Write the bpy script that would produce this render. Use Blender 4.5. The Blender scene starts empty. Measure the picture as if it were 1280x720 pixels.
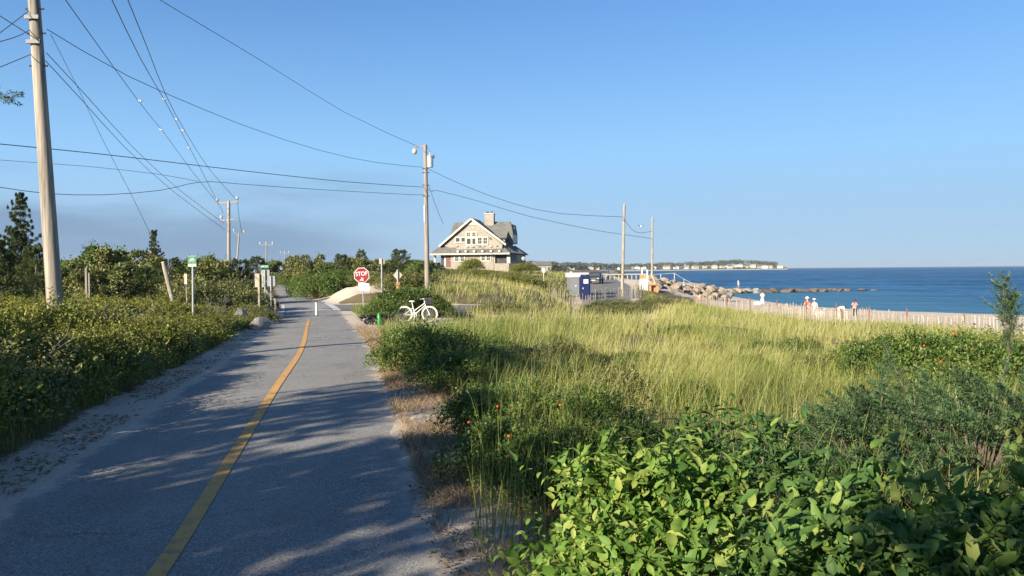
import bpy, bmesh, math, random
import numpy as np
from mathutils import Vector, Matrix
random.seed(7)
RNG = np.random.default_rng(11)
rad = math.radians
scene = bpy.context.scene
COL = scene.collection

# ------------------------------------------------------------------ camera
F_PX, EYE = 985.0, 1.75
PITCH, ROLL = math.atan(22.5 / F_PX), rad(-0.48)
cam_d = bpy.data.cameras.new('camera'); cam = bpy.data.objects.new('camera', cam_d); COL.objects.link(cam)
cam_d.sensor_width = 36; cam_d.lens = F_PX / 1280 * 36; cam_d.clip_start = 0.05; cam_d.clip_end = 60000
CAM_R = Matrix.Rotation(math.pi / 2 - PITCH, 3, 'X') @ Matrix.Rotation(ROLL, 3, 'Z')
cam.matrix_world = Matrix.Translation((0, 0, EYE)) @ CAM_R.to_4x4()
scene.camera = cam
RM = np.array(CAM_R)

# ------------------------------------------------------------------ light
SUN_EL, SUN_TRAVEL = rad(22), rad(40)          # light travels 40 deg to the right of +Y
world = bpy.data.worlds.new('World'); scene.world = world; world.use_nodes = True
wn, wl = world.node_tree.nodes, world.node_tree.links
wn.clear()
w_out = wn.new('ShaderNodeOutputWorld'); w_bg = wn.new('ShaderNodeBackground'); w_sky = wn.new('ShaderNodeTexSky')
w_sky.sky_type = 'NISHITA'; w_sky.sun_disc = False
w_sky.sun_elevation = SUN_EL
# direction towards the sun = (-sin, -cos); sky rotation is measured clockwise from +Y
w_sky.sun_rotation = math.pi + SUN_TRAVEL
w_sky.air_density = 1.0; w_sky.dust_density = 0.1; w_sky.ozone_density = 3.0; w_sky.altitude = 0
w_bg.inputs['Strength'].default_value = 0.07
sun_d = bpy.data.lights.new('sun', 'SUN'); sun = bpy.data.objects.new('sun', sun_d); COL.objects.link(sun)
sun_d.energy = 5.0; sun_d.angle = rad(0.53); sun_d.color = (1.0, 0.89, 0.72)
T = Vector((math.sin(SUN_TRAVEL) * math.cos(SUN_EL), math.cos(SUN_TRAVEL) * math.cos(SUN_EL), -math.sin(SUN_EL)))
sun.rotation_euler = T.to_track_quat('-Z', 'Y').to_euler()
sun.location = (-30, -60, 40)
vs = scene.view_settings
vs.view_transform = 'Standard'; vs.look = 'None'; vs.gamma = 1.0; vs.exposure = 1.3; vs.use_curve_mapping = False

# low bank of grey-blue cloud above the left horizon, part of the sky itself
tc = wn.new('ShaderNodeTexCoord'); sep = wn.new('ShaderNodeSeparateXYZ'); wl.new(tc.outputs['Generated'], sep.inputs[0])
mp = wn.new('ShaderNodeMapping'); mp.inputs['Scale'].default_value = (1, 1, 5.5); wl.new(tc.outputs['Generated'], mp.inputs[0])
wnz = wn.new('ShaderNodeTexNoise'); wnz.inputs['Scale'].default_value = 3.2; wnz.inputs['Detail'].default_value = 6; wl.new(mp.outputs[0], wnz.inputs['Vector'])
def wmath(op, a, b=None, clamp=False):
    n = wn.new('ShaderNodeMath'); n.operation = op; n.use_clamp = clamp
    for i, v in enumerate((a, b)):
        if v is None: continue
        if isinstance(v, (int, float)): n.inputs[i].default_value = v
        else: wl.new(v, n.inputs[i])
    return n.outputs[0]
def wrange(v, a, b, c=0, d=1):
    n = wn.new('ShaderNodeMapRange'); n.interpolation_type = 'SMOOTHSTEP'
    wl.new(v, n.inputs[0]); n.inputs[1].default_value = a; n.inputs[2].default_value = b; n.inputs[3].default_value = c; n.inputs[4].default_value = d
    return n.outputs[0]
top = wmath('ADD', sep.outputs['Z'], wmath('MULTIPLY', wmath('SUBTRACT', wnz.outputs['Fac'], 0.5), -0.16))
bank = wrange(top, 0.05, 0.125, 1, 0)
west = wrange(sep.outputs['X'], -0.02, -0.30, 0, 1)     # the bank lies to the left and thins out seawards
fac = wmath('MULTIPLY', wmath('MULTIPLY', bank, west), wrange(wnz.outputs['Fac'], 0.34, 0.60, 0.38, 0.9))
wmix = wn.new('ShaderNodeMix'); wmix.data_type = 'RGBA'
wl.new(fac, wmix.inputs[0])
wmix.inputs[7].default_value = (1.35, 2.1, 3.15, 1)
wtint = wn.new('ShaderNodeMix'); wtint.data_type = 'RGBA'; wtint.blend_type = 'MULTIPLY'; wtint.inputs[0].default_value = 1.0
wl.new(w_sky.outputs[0], wtint.inputs[6]); wtint.inputs[7].default_value = (.64, .82, 1.0, 1)
whz = wn.new('ShaderNodeMix'); whz.data_type = 'RGBA'        # pale blue sea air low over the horizon, all round
wl.new(wrange(sep.outputs['Z'], 0.06, 0.50, 1.0, 0.0), whz.inputs[0])
wrp = wn.new('ShaderNodeValToRGB'); wl.new(wmath('MULTIPLY', sep.outputs['Z'], 2.0), wrp.inputs[0]); we = wrp.color_ramp.elements
we.new(.5)
for q_, (p_, c_) in enumerate(((0.0, (.265, .366, .46)), (.28, (.19, .36, .565)), (.64, (.074, .203, .436)))): we[q_].position = p_; we[q_].color = (*c_, 1)
wsc = wn.new('ShaderNodeVectorMath'); wsc.operation = 'SCALE'; wsc.inputs[3].default_value = 10.0; wl.new(wrp.outputs[0], wsc.inputs[0]); wl.new(wsc.outputs[0], whz.inputs[7])
wl.new(wtint.outputs[2], whz.inputs[6]); wl.new(whz.outputs[2], wmix.inputs[6])
wl.new(wmix.outputs[2], w_bg.inputs['Color']); wl.new(w_bg.outputs[0], w_out.inputs[0])

# ------------------------------------------------------------------ pixel helpers
def pdir(px, py): return RM @ np.array([px - 640.0, 360.0 - py, -F_PX])
def at(px, py, Y):
    d = pdir(px, py); return Vector(np.array([0, 0, EYE]) + d * (Y / d[1]))
PZ_Y, PZ_Z = [-60, 0, 12, 32, 57, 98, 140, 300], [0, 0, 0, -.28, -.27, 0, .2, .5]
def pz(Y): return np.interp(Y, PZ_Y, PZ_Z)
def on_path(px, py):
    d = pdir(px, py); z = 0.0
    for _ in range(40):
        q = np.array([0, 0, EYE]) + d * ((z - EYE) / d[2]); z = float(pz(q[1]))
    return q

# ------------------------------------------------------------------ object helpers
def tag(o, label=None, cat=None, group=None, kind=None):
    if label: o['label'] = label
    if cat: o['category'] = cat
    if group: o['group'] = group
    if kind: o['kind'] = kind
    return o
def thing(name, label, cat, loc=(0, 0, 0), rz=0, group=None):
    o = bpy.data.objects.new(name, None); COL.objects.link(o)
    o.empty_display_size = 0.2; o.location = loc; o.rotation_euler = (0, 0, rz)
    return tag(o, label, cat, group)
def obj(name, me, parent=None, loc=None, rot=None, sc=None, mat=None):
    o = bpy.data.objects.new(name, me); COL.objects.link(o)
    if parent is not None: o.parent = parent
    if loc is not None: o.location = loc
    if rot is not None: o.rotation_euler = rot
    if sc is not None: o.scale = sc if hasattr(sc, '__len__') else (sc, sc, sc)
    if mat is not None and not me.materials: me.materials.append(mat)
    return o
def copy_tree(o, parent=None):
    c = o.copy(); COL.objects.link(c)
    if parent is not None: c.parent = parent
    for ch in list(o.children): copy_tree(ch, c)
    return c

class MB:
    """collects boxes, tubes and plates; build() links them as one mesh object"""
    def __init__(s): s.v, s.f, s.sm = [], [], []
    def add(s, vs_, fs, smooth=False):
        b = len(s.v); s.v += [tuple(v) for v in vs_]; s.f += [tuple(i + b for i in f) for f in fs]; s.sm += [smooth] * len(fs); return s
    def box(s, c, d, rz=0.0, M=None):
        x, y, z = d[0] / 2, d[1] / 2, d[2] / 2
        vs_ = [Vector((sx * x, sy * y, sz * z)) for sz in (-1, 1) for sy in (-1, 1) for sx in (-1, 1)]
        if M is None: M = Matrix.Rotation(rz, 3, 'Z')
        vs_ = [M @ v + Vector(c) for v in vs_]
        return s.add(vs_, [(0, 2, 3, 1), (4, 5, 7, 6), (0, 1, 5, 4), (2, 6, 7, 3), (0, 4, 6, 2), (1, 3, 7, 5)])
    def beam(s, p0, p1, w, h=None, up=(0, 0, 1)):
        p0, p1 = Vector(p0), Vector(p1); h = h or w
        a = (p1 - p0); L = a.length; a.normalize(); u = Vector(up)
        if abs(a.dot(u)) > .98: u = Vector((1, 0, 0))
        sd = a.cross(u).normalized(); u = sd.cross(a)
        M = Matrix((a, sd, u)).transposed()
        return s.box((p0 + p1) / 2, (L, w, h), M=M)
    def tube(s, pts, r, n=8, caps=True):
        pts = [Vector(p) for p in pts]; rs = r if hasattr(r, '__len__') else [r] * len(pts)
        vs_, fs = [], []
        ref = Vector((0.3, 0.2, 1)).normalized()
        for i, p in enumerate(pts):
            t = (pts[min(i + 1, len(pts) - 1)] - pts[max(i - 1, 0)]).normalized()
            a = t.cross(ref)
            if a.length < .05: a = t.cross(Vector((1, 0, 0)))
            a.normalize(); b = t.cross(a)
            for k in range(n):
                q = 2 * math.pi * k / n; vs_.append(p + (a * math.cos(q) + b * math.sin(q)) * rs[i])
        for i in range(len(pts) - 1):
            for k in range(n):
                fs.append((i * n + k, i * n + (k + 1) % n, (i + 1) * n + (k + 1) % n, (i + 1) * n + k))
        s.add(vs_, fs, n > 4)
        if caps:
            b = len(s.v) - len(vs_)
            s.f += [tuple(b + k for k in reversed(range(n))), tuple(b + (len(pts) - 1) * n + k for k in range(n))]; s.sm += [False, False]
        return s
    def prism(s, poly, axis_vec, base=lambda p: p):
        n = len(poly); a = Vector(axis_vec)
        vs_ = [Vector(p) for p in poly] + [Vector(p) + a for p in poly]
        fs = [tuple(reversed(range(n))), tuple(range(n, 2 * n))] + [(i, (i + 1) % n, n + (i + 1) % n, n + i) for i in range(n)]
        return s.add(vs_, fs)
    def ring(s, c, R, r, axis='y', n=28, m=6):
        vs_, fs = [], []
        for i in range(n):
            a = 2 * math.pi * i / n
            for j in range(m):
                b = 2 * math.pi * j / m; q = R + r * math.cos(b); w = r * math.sin(b)
                v = {'y': (q * math.cos(a), w, q * math.sin(a)), 'z': (q * math.cos(a), q * math.sin(a), w)}[axis]
                vs_.append(Vector(v) + Vector(c))
        for i in range(n):
            for j in range(m): fs.append((i * m + j, ((i + 1) % n) * m + j, ((i + 1) % n) * m + (j + 1) % m, i * m + (j + 1) % m))
        return s.add(vs_, fs, True)
    def ball(s, c, r, n=10, m=7):
        r = r if hasattr(r, '__len__') else (r, r, r); vs_, fs = [], []
        for i in range(m + 1):
            th = math.pi * i / m
            for k in range(n):
                ph = 2 * math.pi * k / n; vs_.append((c[0] + r[0] * math.sin(th) * math.cos(ph), c[1] + r[1] * math.sin(th) * math.sin(ph), c[2] + r[2] * math.cos(th)))
        for i in range(m):
            for k in range(n): fs.append((i * n + k, (i + 1) * n + k, (i + 1) * n + (k + 1) % n, i * n + (k + 1) % n))
        return s.add(vs_, fs, True)
    def mesh(s, name, mat):
        me = bpy.data.meshes.new(name); me.from_pydata([tuple(v) for v in s.v], [], s.f); me.update()
        bm = bmesh.new(); bm.from_mesh(me)
        bmesh.ops.remove_doubles(bm, verts=bm.verts, dist=1e-6); bmesh.ops.recalc_face_normals(bm, faces=bm.faces)
        bm.to_mesh(me); bm.free()
        if any(s.sm):
            me.polygons.foreach_set('use_smooth', [True] * len(me.polygons)); me.set_sharp_from_angle(angle=rad(38))
        if mat: me.materials.append(mat)
        return me
    def build(s, name, mat, parent=None, **k): return obj(name, s.mesh(name, mat), parent, **k)

def np_mesh(name, V, faces, k, mat=None, attrs=None, smooth=False):
    """fast mesh from arrays; faces (n,k)"""
    me = bpy.data.meshes.new(name); n = len(faces)
    me.vertices.add(len(V)); me.vertices.foreach_set('co', np.ascontiguousarray(V, np.float32).ravel())
    me.loops.add(n * k); me.loops.foreach_set('vertex_index', np.ascontiguousarray(faces, np.int32).ravel())
    me.polygons.add(n); me.polygons.foreach_set('loop_start', np.arange(0, n * k, k, dtype=np.int32)); me.polygons.foreach_set('loop_total', np.full(n, k, np.int32))
    if smooth: me.polygons.foreach_set('use_smooth', np.ones(n, bool))
    for a, vals in (attrs or {}).items():
        at_ = me.attributes.new(a, 'FLOAT', 'POINT'); at_.data.foreach_set('value', np.ascontiguousarray(vals, np.float32))
    me.update(calc_edges=True)
    if mat: me.materials.append(mat)
    return me

# ------------------------------------------------------------------ materials
def nodes(name):
    m = bpy.data.materials.new(name); m.use_nodes = True; nt = m.node_tree
    return m, nt, nt.nodes['Principled BSDF']
def N(nt, t, **kw):
    n = nt.nodes.new(t)
    for k, v in kw.items():
        if hasattr(n, k): setattr(n, k, v)
        else: n.inputs[k.replace('_', ' ')].default_value = v
    return n
def ramp(nt, stops, src):
    r = nt.nodes.new('ShaderNodeValToRGB'); e = r.color_ramp.elements
    while len(e) < len(stops): e.new(0.5)
    for i, (p, c) in enumerate(stops): e[i].position = p; e[i].color = (*c, 1)
    nt.links.new(src, r.inputs[0]); return r.outputs[0]
def noise(nt, scale, detail=4, rough=0.55, coord='Object', dist=0.0, stretch=None):
    t = nt.nodes.new('ShaderNodeTexCoord'); n = N(nt, 'ShaderNodeTexNoise', Scale=scale, Detail=detail, Roughness=rough, Distortion=dist)
    if stretch:
        m = nt.nodes.new('ShaderNodeMapping'); m.inputs['Scale'].default_value = stretch
        nt.links.new(t.outputs[coord], m.inputs[0]); nt.links.new(m.outputs[0], n.inputs['Vector'])
    else: nt.links.new(t.outputs[coord], n.inputs['Vector'])
    return n.outputs['Fac']
def bump(nt, p, h, strength=.3, dist=.02):
    b = N(nt, 'ShaderNodeBump', Strength=strength, Distance=dist); nt.links.new(h, b.inputs['Height']); nt.links.new(b.outputs[0], p.inputs['Normal'])
def mixc(nt, f, a, b, blend='MIX'):
    m = nt.nodes.new('ShaderNodeMix'); m.data_type = 'RGBA'; m.blend_type = blend
    for i, v in ((0, f), (6, a), (7, b)):
        if isinstance(v, (int, float)): m.inputs[i].default_value = v
        elif isinstance(v, tuple): m.inputs[i].default_value = (*v, 1)
        else: nt.links.new(v, m.inputs[i])
    return m.outputs[2]
def mathn(nt, op, a, b=0.0, clamp=False):
    n = nt.nodes.new('ShaderNodeMath'); n.operation = op; n.use_clamp = clamp
    for i, v in ((0, a), (1, b)):
        if isinstance(v, (int, float)): n.inputs[i].default_value = v
        else: nt.links.new(v, n.inputs[i])
    return n.outputs[0]
def srange(nt, v, a, b, c=0.0, d=1.0):
    n = nt.nodes.new('ShaderNodeMapRange'); n.interpolation_type = 'SMOOTHSTEP'; nt.links.new(v, n.inputs[0])
    for i, q in enumerate((a, b, c, d)): n.inputs[i + 1].default_value = q
    return n.outputs[0]
def attr(nt, name):
    a = nt.nodes.new('ShaderNodeAttribute'); a.attribute_name = name; return a.outputs['Fac']

def plain(name, c, rough=.6, var=.18, scale=6, metal=0.0, bmp=0.0, stretch=None):
    m, nt, p = nodes(name); f = noise(nt, scale, 5, .6, stretch=stretch)
    lo = tuple(x * (1 - var) for x in c); hi = tuple(min(1, x * (1 + var)) for x in c)
    nt.links.new(ramp(nt, [(.3, lo), (.7, hi)], f), p.inputs['Base Color'])
    p.inputs['Roughness'].default_value = rough; p.inputs['Metallic'].default_value = metal
    if bmp: bump(nt, p, f, bmp, .01)
    return m
def leaf(name, stops, rough=.45, trans=.3, spec=.4):
    m, nt, p = nodes(name); c = ramp(nt, stops, attr(nt, 'tint'))
    nt.links.new(c, p.inputs['Base Color']); p.inputs['Roughness'].default_value = rough; p.inputs['Specular IOR Level'].default_value = spec
    t = nt.nodes.new('ShaderNodeBsdfTranslucent'); nt.links.new(mixc(nt, 1.0, c, (1.0, 1.05, .6), 'MULTIPLY'), t.inputs[0])
    mx = nt.nodes.new('ShaderNodeMixShader'); mx.inputs[0].default_value = trans
    out = nt.nodes['Material Output']
    nt.links.new(p.outputs[0], mx.inputs[1]); nt.links.new(t.outputs[0], mx.inputs[2]); nt.links.new(mx.outputs[0], out.inputs[0])
    return m

M = {}
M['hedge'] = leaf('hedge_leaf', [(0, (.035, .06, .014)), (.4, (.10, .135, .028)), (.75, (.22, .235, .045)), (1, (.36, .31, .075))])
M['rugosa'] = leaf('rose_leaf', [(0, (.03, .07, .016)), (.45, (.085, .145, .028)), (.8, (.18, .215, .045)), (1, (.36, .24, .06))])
M['near'] = leaf('broad_leaf', [(0, (.035, .08, .025)), (.5, (.085, .165, .04)), (.85, (.16, .25, .055)), (1, (.28, .32, .08))], rough=.55, trans=.35, spec=.25)
M['yellow_green'] = leaf('yellow_green_leaf', [(0, (.05, .12, .025)), (.5, (.14, .25, .045)), (1, (.32, .36, .09))], rough=.55, trans=.4, spec=.25)  # lighter, yellower green than the broad leaf
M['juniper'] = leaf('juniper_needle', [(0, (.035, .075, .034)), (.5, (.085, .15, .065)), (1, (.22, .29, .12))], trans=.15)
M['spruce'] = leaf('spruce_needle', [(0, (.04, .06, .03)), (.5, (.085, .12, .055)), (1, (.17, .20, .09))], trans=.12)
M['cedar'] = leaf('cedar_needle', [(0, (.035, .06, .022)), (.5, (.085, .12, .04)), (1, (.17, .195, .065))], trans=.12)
M['oak'] = leaf('oak_leaf', [(0, (.05, .085, .024)), (.5, (.12, .165, .045)), (1, (.24, .26, .08))], trans=.25)
M['scrub'] = leaf('scrub_leaf', [(0, (.07, .09, .032)), (.5, (.16, .175, .055)), (.85, (.25, .235, .085)), (1, (.30, .18, .08))], trans=.22)
M['willow'] = leaf('pale_leaf', [(0, (.09, .12, .05)), (.5, (.16, .19, .08)), (1, (.24, .26, .12))], trans=.25)
M['grass'] = leaf('grass_blade', [(0, (.075, .12, .028)), (.4, (.215, .245, .055)), (.7, (.37, .355, .105)), (1, (.50, .41, .23))], rough=.5, trans=.35)
M['thatch'] = leaf('dry_grass', [(0, (.14, .10, .06)), (.5, (.34, .24, .14)), (1, (.56, .42, .26))], rough=.7, trans=.15)
M['hip'] = plain('rose_hip', (.62, .07, .02), .35, .3, 20)
M['bark'] = plain('bark', (.13, .10, .075), .85, .4, 14, bmp=.6, stretch=(1, 1, .25))
M['twig'] = plain('twig', (.17, .11, .08), .8, .35, 20)
M['greytwig'] = plain('dead_twig', (.17, .14, .115), .8, .3, 20)

# leaves a single mesh is made of
TEMPL = {
    'diamond': (np.array([[0, 0, 0], [.45, .5, .12], [1, 0, -.05], [.45, -.5, .12]]), np.array([[0, 1, 2], [0, 2, 3]])),
    'leaf': (np.array([[0, 0, 0], [.3, .42, .10], [.3, 0, .0], [.3, -.42, .10], [.68, .40, .07], [.68, 0, -.04], [.68, -.40, .07], [1, 0, -.16]]),
             np.array([[0, 2, 1], [0, 3, 2], [1, 2, 5], [1, 5, 4], [2, 3, 6], [2, 6, 5], [4, 5, 7], [5, 6, 7]])),
    'needle': (np.array([[0, .5, 0], [0, -.5, 0], [1, 0, 0]]), np.array([[0, 1, 2]])),
}
def unit(a): return a / np.maximum(np.linalg.norm(a, axis=-1, keepdims=True), 1e-9)
def rdir(rng, n): return unit(rng.normal(size=(n, 3)))
def scatter(P, D, Nn, L, W, tint, kind, name, mat):
    tv, tf = TEMPL[kind]; n = len(P)
    a = unit(D); s = unit(np.cross(Nn, a)); w = np.cross(a, s)
    L = np.broadcast_to(L, n); W = np.broadcast_to(W, n)
    V = (P[:, None] + a[:, None] * (tv[None, :, 0:1] * L[:, None, None]) + s[:, None] * (tv[None, :, 1:2] * W[:, None, None]) + w[:, None] * (tv[None, :, 2:3] * L[:, None, None]))
    Fc = (tf[None] + (np.arange(n) * len(tv))[:, None, None]).reshape(-1, 3)
    return np_mesh(name, V.reshape(-1, 3), Fc, 3, mat, {'tint': np.repeat(np.clip(tint, 0, 1), len(tv))})

def clump_leaves(rng, centers, radii, per, L, flat=1.0, shoots=2, shoot_len=.3, base_tint=.42, zmin=0.03, spread=.18):
    """leaf positions on uneven clumps with shoots that break the outline"""
    P, D, Nn, Tn = [], [], [], []
    for c, r in zip(centers, radii):
        n = per; d = rdir(rng, n); d[:, 2] = np.where(d[:, 2] < -.35, -d[:, 2], d[:, 2])
        k = rng.uniform(.55, 1.06, n) ** .6
        lump = 1 + .18 * np.sin(d[:, 0] * 7 + c[0] * 9) * np.sin(d[:, 1] * 6 + c[1] * 7)
        p = c + d * (r * k * lump)[:, None] * np.array([1, 1, flat])
        P.append(p); D.append(d * .6 + rdir(rng, n) * .75 + np.array([0, 0, .2])); Nn.append(d * .85 + rdir(rng, n) * .7 + np.array([0, 0, .35]))
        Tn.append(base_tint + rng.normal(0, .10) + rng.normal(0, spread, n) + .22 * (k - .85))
        for _ in range(shoots):
            dd = rdir(rng, 1)[0]; dd[2] = abs(dd[2]) + .35; dd /= np.linalg.norm(dd); m = max(5, int(shoot_len / L * 1.8))
            t = np.linspace(0, 1, m); ln = shoot_len * rng.uniform(.5, 1.1)
            bend = np.array([rng.normal(0, .2), rng.normal(0, .2), -.05])
            p = c + dd * r * .9 + dd * (t * ln)[:, None] + bend * (t ** 2 * ln)[:, None]
            side = unit(np.cross(np.repeat(dd[None], m, 0), rdir(rng, m)))
            P.append(p); D.append(dd * .5 + side); Nn.append(side * .2 + np.array([0, 0, 1]) + rdir(rng, m) * .3); Tn.append(base_tint + .18 + rng.normal(0, .12, m))
    P, D, Nn, Tn = (np.concatenate(q) for q in (P, D, Nn, Tn))
    keep = P[:, 2] > zmin
    return P[keep], D[keep], Nn[keep], Tn[keep]
def dome(rng, rx, ry, h, n):
    u = np.sqrt(rng.uniform(0, 1, n)); a = rng.uniform(0, 2 * np.pi, n)
    r = rng.uniform(.26, .42, n) * min(rx, ry, h * 1.2)
    z = np.maximum(.12 * h, (h * np.sqrt(np.maximum(0, 1 - (u * .92) ** 2)) - r * .8) * rng.uniform(.35, 1.0, n) ** .5)
    return np.stack([rx * .82 * u * np.cos(a), ry * .82 * u * np.sin(a), z], 1), r
def stems_mb(rng, centers, radius=.012, base_r=.12, wig=.06, k=None):
    mb = MB()
    idx = range(len(centers)) if k is None else rng.choice(len(centers), min(k, len(centers)), replace=False)
    for i in idx:
        c = centers[i]; b = np.array([c[0] * .25 + rng.normal(0, base_r), c[1] * .25 + rng.normal(0, base_r), -0.05])
        pts = [b + (c - b) * t + rng.normal(0, wig, 3) * math.sin(t * math.pi) for t in np.linspace(0, 1, 5)]
        mb.tube(pts, [radius * (1.3 - t) for t in np.linspace(0, 1, 5)], 5, False)
    return mb
def make_bush(name, seed, rx, ry, h, nc, per, L, W, kind, mat, base_tint=.42, shoots=2, shoot_len=.25, label=None, cat='shrub', group=None, stem_mat='twig'):
    rng = np.random.default_rng(seed); c, r = dome(rng, rx, ry, h, nc)
    P, D, Nn, Tn = clump_leaves(rng, c, r, per, L, .85, shoots, shoot_len, base_tint)
    n = len(P); root = thing(name, label, cat, group=group)
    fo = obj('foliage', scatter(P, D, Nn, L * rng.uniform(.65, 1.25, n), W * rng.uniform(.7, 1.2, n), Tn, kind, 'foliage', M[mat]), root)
    fo['kind'] = 'stuff'
    stems_mb(rng, c, .011, k=14).build('stem', M[stem_mat], root)
    return root, (P, D, Nn, Tn)
def plumes(rng, starts, dirs, lens, per, L, W, fat=.22, tint0=.45):
    """feathery conifer sprays"""
    P, D, Nn, Tn = [], [], [], []
    for s0, d0, ln in zip(starts, dirs, lens):
        t = rng.uniform(0, 1, per) ** .8; d0 = d0 / np.linalg.norm(d0)
        sd = unit(np.cross(np.repeat(d0[None], per, 0), rdir(rng, per)))
        p = s0 + d0 * (t * ln)[:, None] + sd * (fat * ln * (1 - t) * rng.uniform(.1, 1, per))[:, None] + np.array([0, 0, -.12]) * (t * (1 - t) * ln)[:, None]
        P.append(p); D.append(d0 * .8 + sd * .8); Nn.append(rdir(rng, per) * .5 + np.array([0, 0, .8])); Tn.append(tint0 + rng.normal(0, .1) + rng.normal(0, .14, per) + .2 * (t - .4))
    return tuple(np.concatenate(q) for q in (P, D, Nn, Tn))

# ================================================================== SETTING
# ---- bike path edges: read off the photograph on the path's own surface
Lp = np.array([on_path(*q) for q in [(0, 640), (90, 587), (165, 532), (250, 482), (310, 435), (345, 410), (352, 392), (350, 375), (346, 366), (340, 358)]])
Rp = np.array([on_path(*q) for q in [(545, 720), (520, 640), (500, 560), (475, 500), (452, 442), (440, 400), (424, 387), (402, 375), (385, 366), (370, 358)]])
cy = np.array([-40, -12, 0, 4.5, 6.5, 8.4, 11.3, 19.1, 27.5, 38, 47, 56.4, 72, 96, 130, 170])
lx, rx_ = np.interp(cy, Lp[:, 1], Lp[:, 0]), np.interp(cy, Rp[:, 1], Rp[:, 0])
cx = (lx + rx_) / 2
cx[:5] = [4.6, .38, -1.40, -2.03, -2.46]; cx[5:9] = [-2.85, -3.45, -5.05, -7.2]
cx[-2:] = [-39.5, -56]; cx[:9] += .10
def path_x(Y):
    y = np.asarray(Y, float); xs = np.interp(y, cy, cx)
    for d in (-1.6, -.8, .8, 1.6): xs = xs + np.interp(y + d * np.clip(np.abs(y) * .12, .6, 4), cy, cx)
    return xs / 5
HALF = 1.52
# ---- street
ST = np.array([(-90, 62, .4), (-60, 55, .1), (-34, 48, -.25), (-14, 45.2, -.29), (-6, 44.2, -.3), (-1, 42.5, -.4), (3.5, 45, -1.0), (6.5, 54, -1.6), (8.2, 66, -1.75), (9.8, 82, -1.2), (13.4, 108, -.55), (15, 133, -.2), (19, 170, 0), (30, 260, .2), (60, 480, .3), (120, 900, .3)], float)
SW = np.array([7.5, 7.5, 7.5, 7.2, 7, 6.6, 6, 5.4, 5, 5, 5.6, 6, 6, 6, 6, 6]) / 2
def densify(P, step):
    out = []
    for i in range(len(P) - 1):
        p0, p1, p2, p3 = P[max(i - 1, 0)], P[i], P[i + 1], P[min(i + 2, len(P) - 1)]
        n = max(2, int(np.linalg.norm((p2 - p1)[:2]) / step))
        for t in np.arange(n) / n:
            out.append(.5 * (2 * p1 + (p2 - p0) * t + (2 * p0 - 5 * p1 + 4 * p2 - p3) * t * t + (3 * p1 - p0 - 3 * p2 + p3) * t ** 3))
    out.append(P[-1]); return np.array(out)
STd = densify(np.c_[ST, SW], 2.0)
def street_d(X, Y):
    """signed distance from the street's edge and the street's height there"""
    shp = X.shape; X = X.ravel(); Y = Y.ravel(); best = np.full(X.shape, 1e9); z = np.zeros(X.shape)
    for a, b in zip(STd[:-1], STd[1:]):
        d = b[:2] - a[:2]; t = np.clip(((X - a[0]) * d[0] + (Y - a[1]) * d[1]) / (d @ d), 0, 1)
        q = np.hypot(X - a[0] - t * d[0], Y - a[1] - t * d[1]) - (a[3] + t * (b[3] - a[3]))
        m = q < best; best[m] = q[m]; z[m] = (a[2] + t * (b[2] - a[2]))[m]
    return best.reshape(shp), z.reshape(shp)
# ---- terrain heights
CP = np.array([(-10, 4, .25), (-9, 12, .3), (-16, 14, .5), (-12, 24, .1), (-20, 30, .4), (-35, 30, .8), (-14, 38, -.25), (-26, 58, .1), (-45, 60, .7), (-70, 100, 1.0), (-36, 100, .3), (-120, 40, 1.5), (-120, 160, 1.2),
 (-2.2, 14, -.05), (-3, 24, -.2), (-3.5, 31, -.42), (-8, 58, .35), (-5.5, 51, .45), (0, 54, .1), (-3, 66, .9), (-13, 75, .3), (-10, 95, 1.2), (-6, 112, 1.5), (-6, 128, 1.5), (3, 112, 1.2), (4, 90, .1), (1, 72, .2), (-30, 140, 1.0),
 (0, 0, 0), (0, -20, 0), (-25, -20, .3), (25, -20, -.4), (5, 3, -.1), (10, 6, -.5), (2, 8, -.12), (4, 14, -.35), (9, 14, -.75), (16, 10, -1.2), (2, 22, -.45), (1.5, 34, -.5), (8, 26, -.95), (15, 24, -1.4), (25, 20, -2.0), (8, 40, -1.1), (14, 42, -1.6), (20, 36, -2.0),
 (3.6, 72, -1.2), (10, 74, -1.3), (5, 44, -.8), (11, 56, -1.15), (13, 62, -1.3), (17, 77, -1.6), (18.8, 80, -2.2), (13, 60, -1.6), (17, 64, -2.1), (20.5, 72, -2.3), (23.4, 64, -2.4), (25.4, 58, -2.4), (27, 52, -2.45), (30.5, 50, -2.7), (35, 44, -2.8), (40, 30, -2.8),
 (23, 80, -2.5), (33, 76, -2.9), (30, 92, -2.95), (28, 120, -2.8), (33, 104, -3.05), (45, 60, -3.2), (17, 100, -.9), (20, 112, -.2), (22, 124, 0), (19, 140, 0)], float)
_d = np.linalg.norm(CP[:, None, :2] - CP[None, :, :2], axis=2)
_A = np.zeros((len(CP) + 1,) * 2); _A[:-1, :-1] = -_d; _A[-1, :-1] = _A[:-1, -1] = 1
_w = np.linalg.solve(_A, np.r_[CP[:, 2], 0])
SHORE_Y = [-400, -40, 50, 75, 92, 110, 142, 165, 172, 185, 210, 260, 480, 900, 1200, 1500]
SHORE_X = [300, 170, 92, 62, 47, 40, 41, 44, 40, 26, 27.5, 38, 69, 130, 150, 160]
def sstep(a, b, x): t = np.clip((x - a) / (b - a), 0, 1); return t * t * (3 - 2 * t)
SEA_Z = -3.6
def lumps(X, Y): return .06 * np.sin(X * .9 + 1.3 * np.sin(Y * .5)) * np.sin(Y * .8 + X * .3) + .035 * np.sin(X * 2.3 + Y * 1.1) * np.sin(Y * 2.1 - X * .7)
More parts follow.
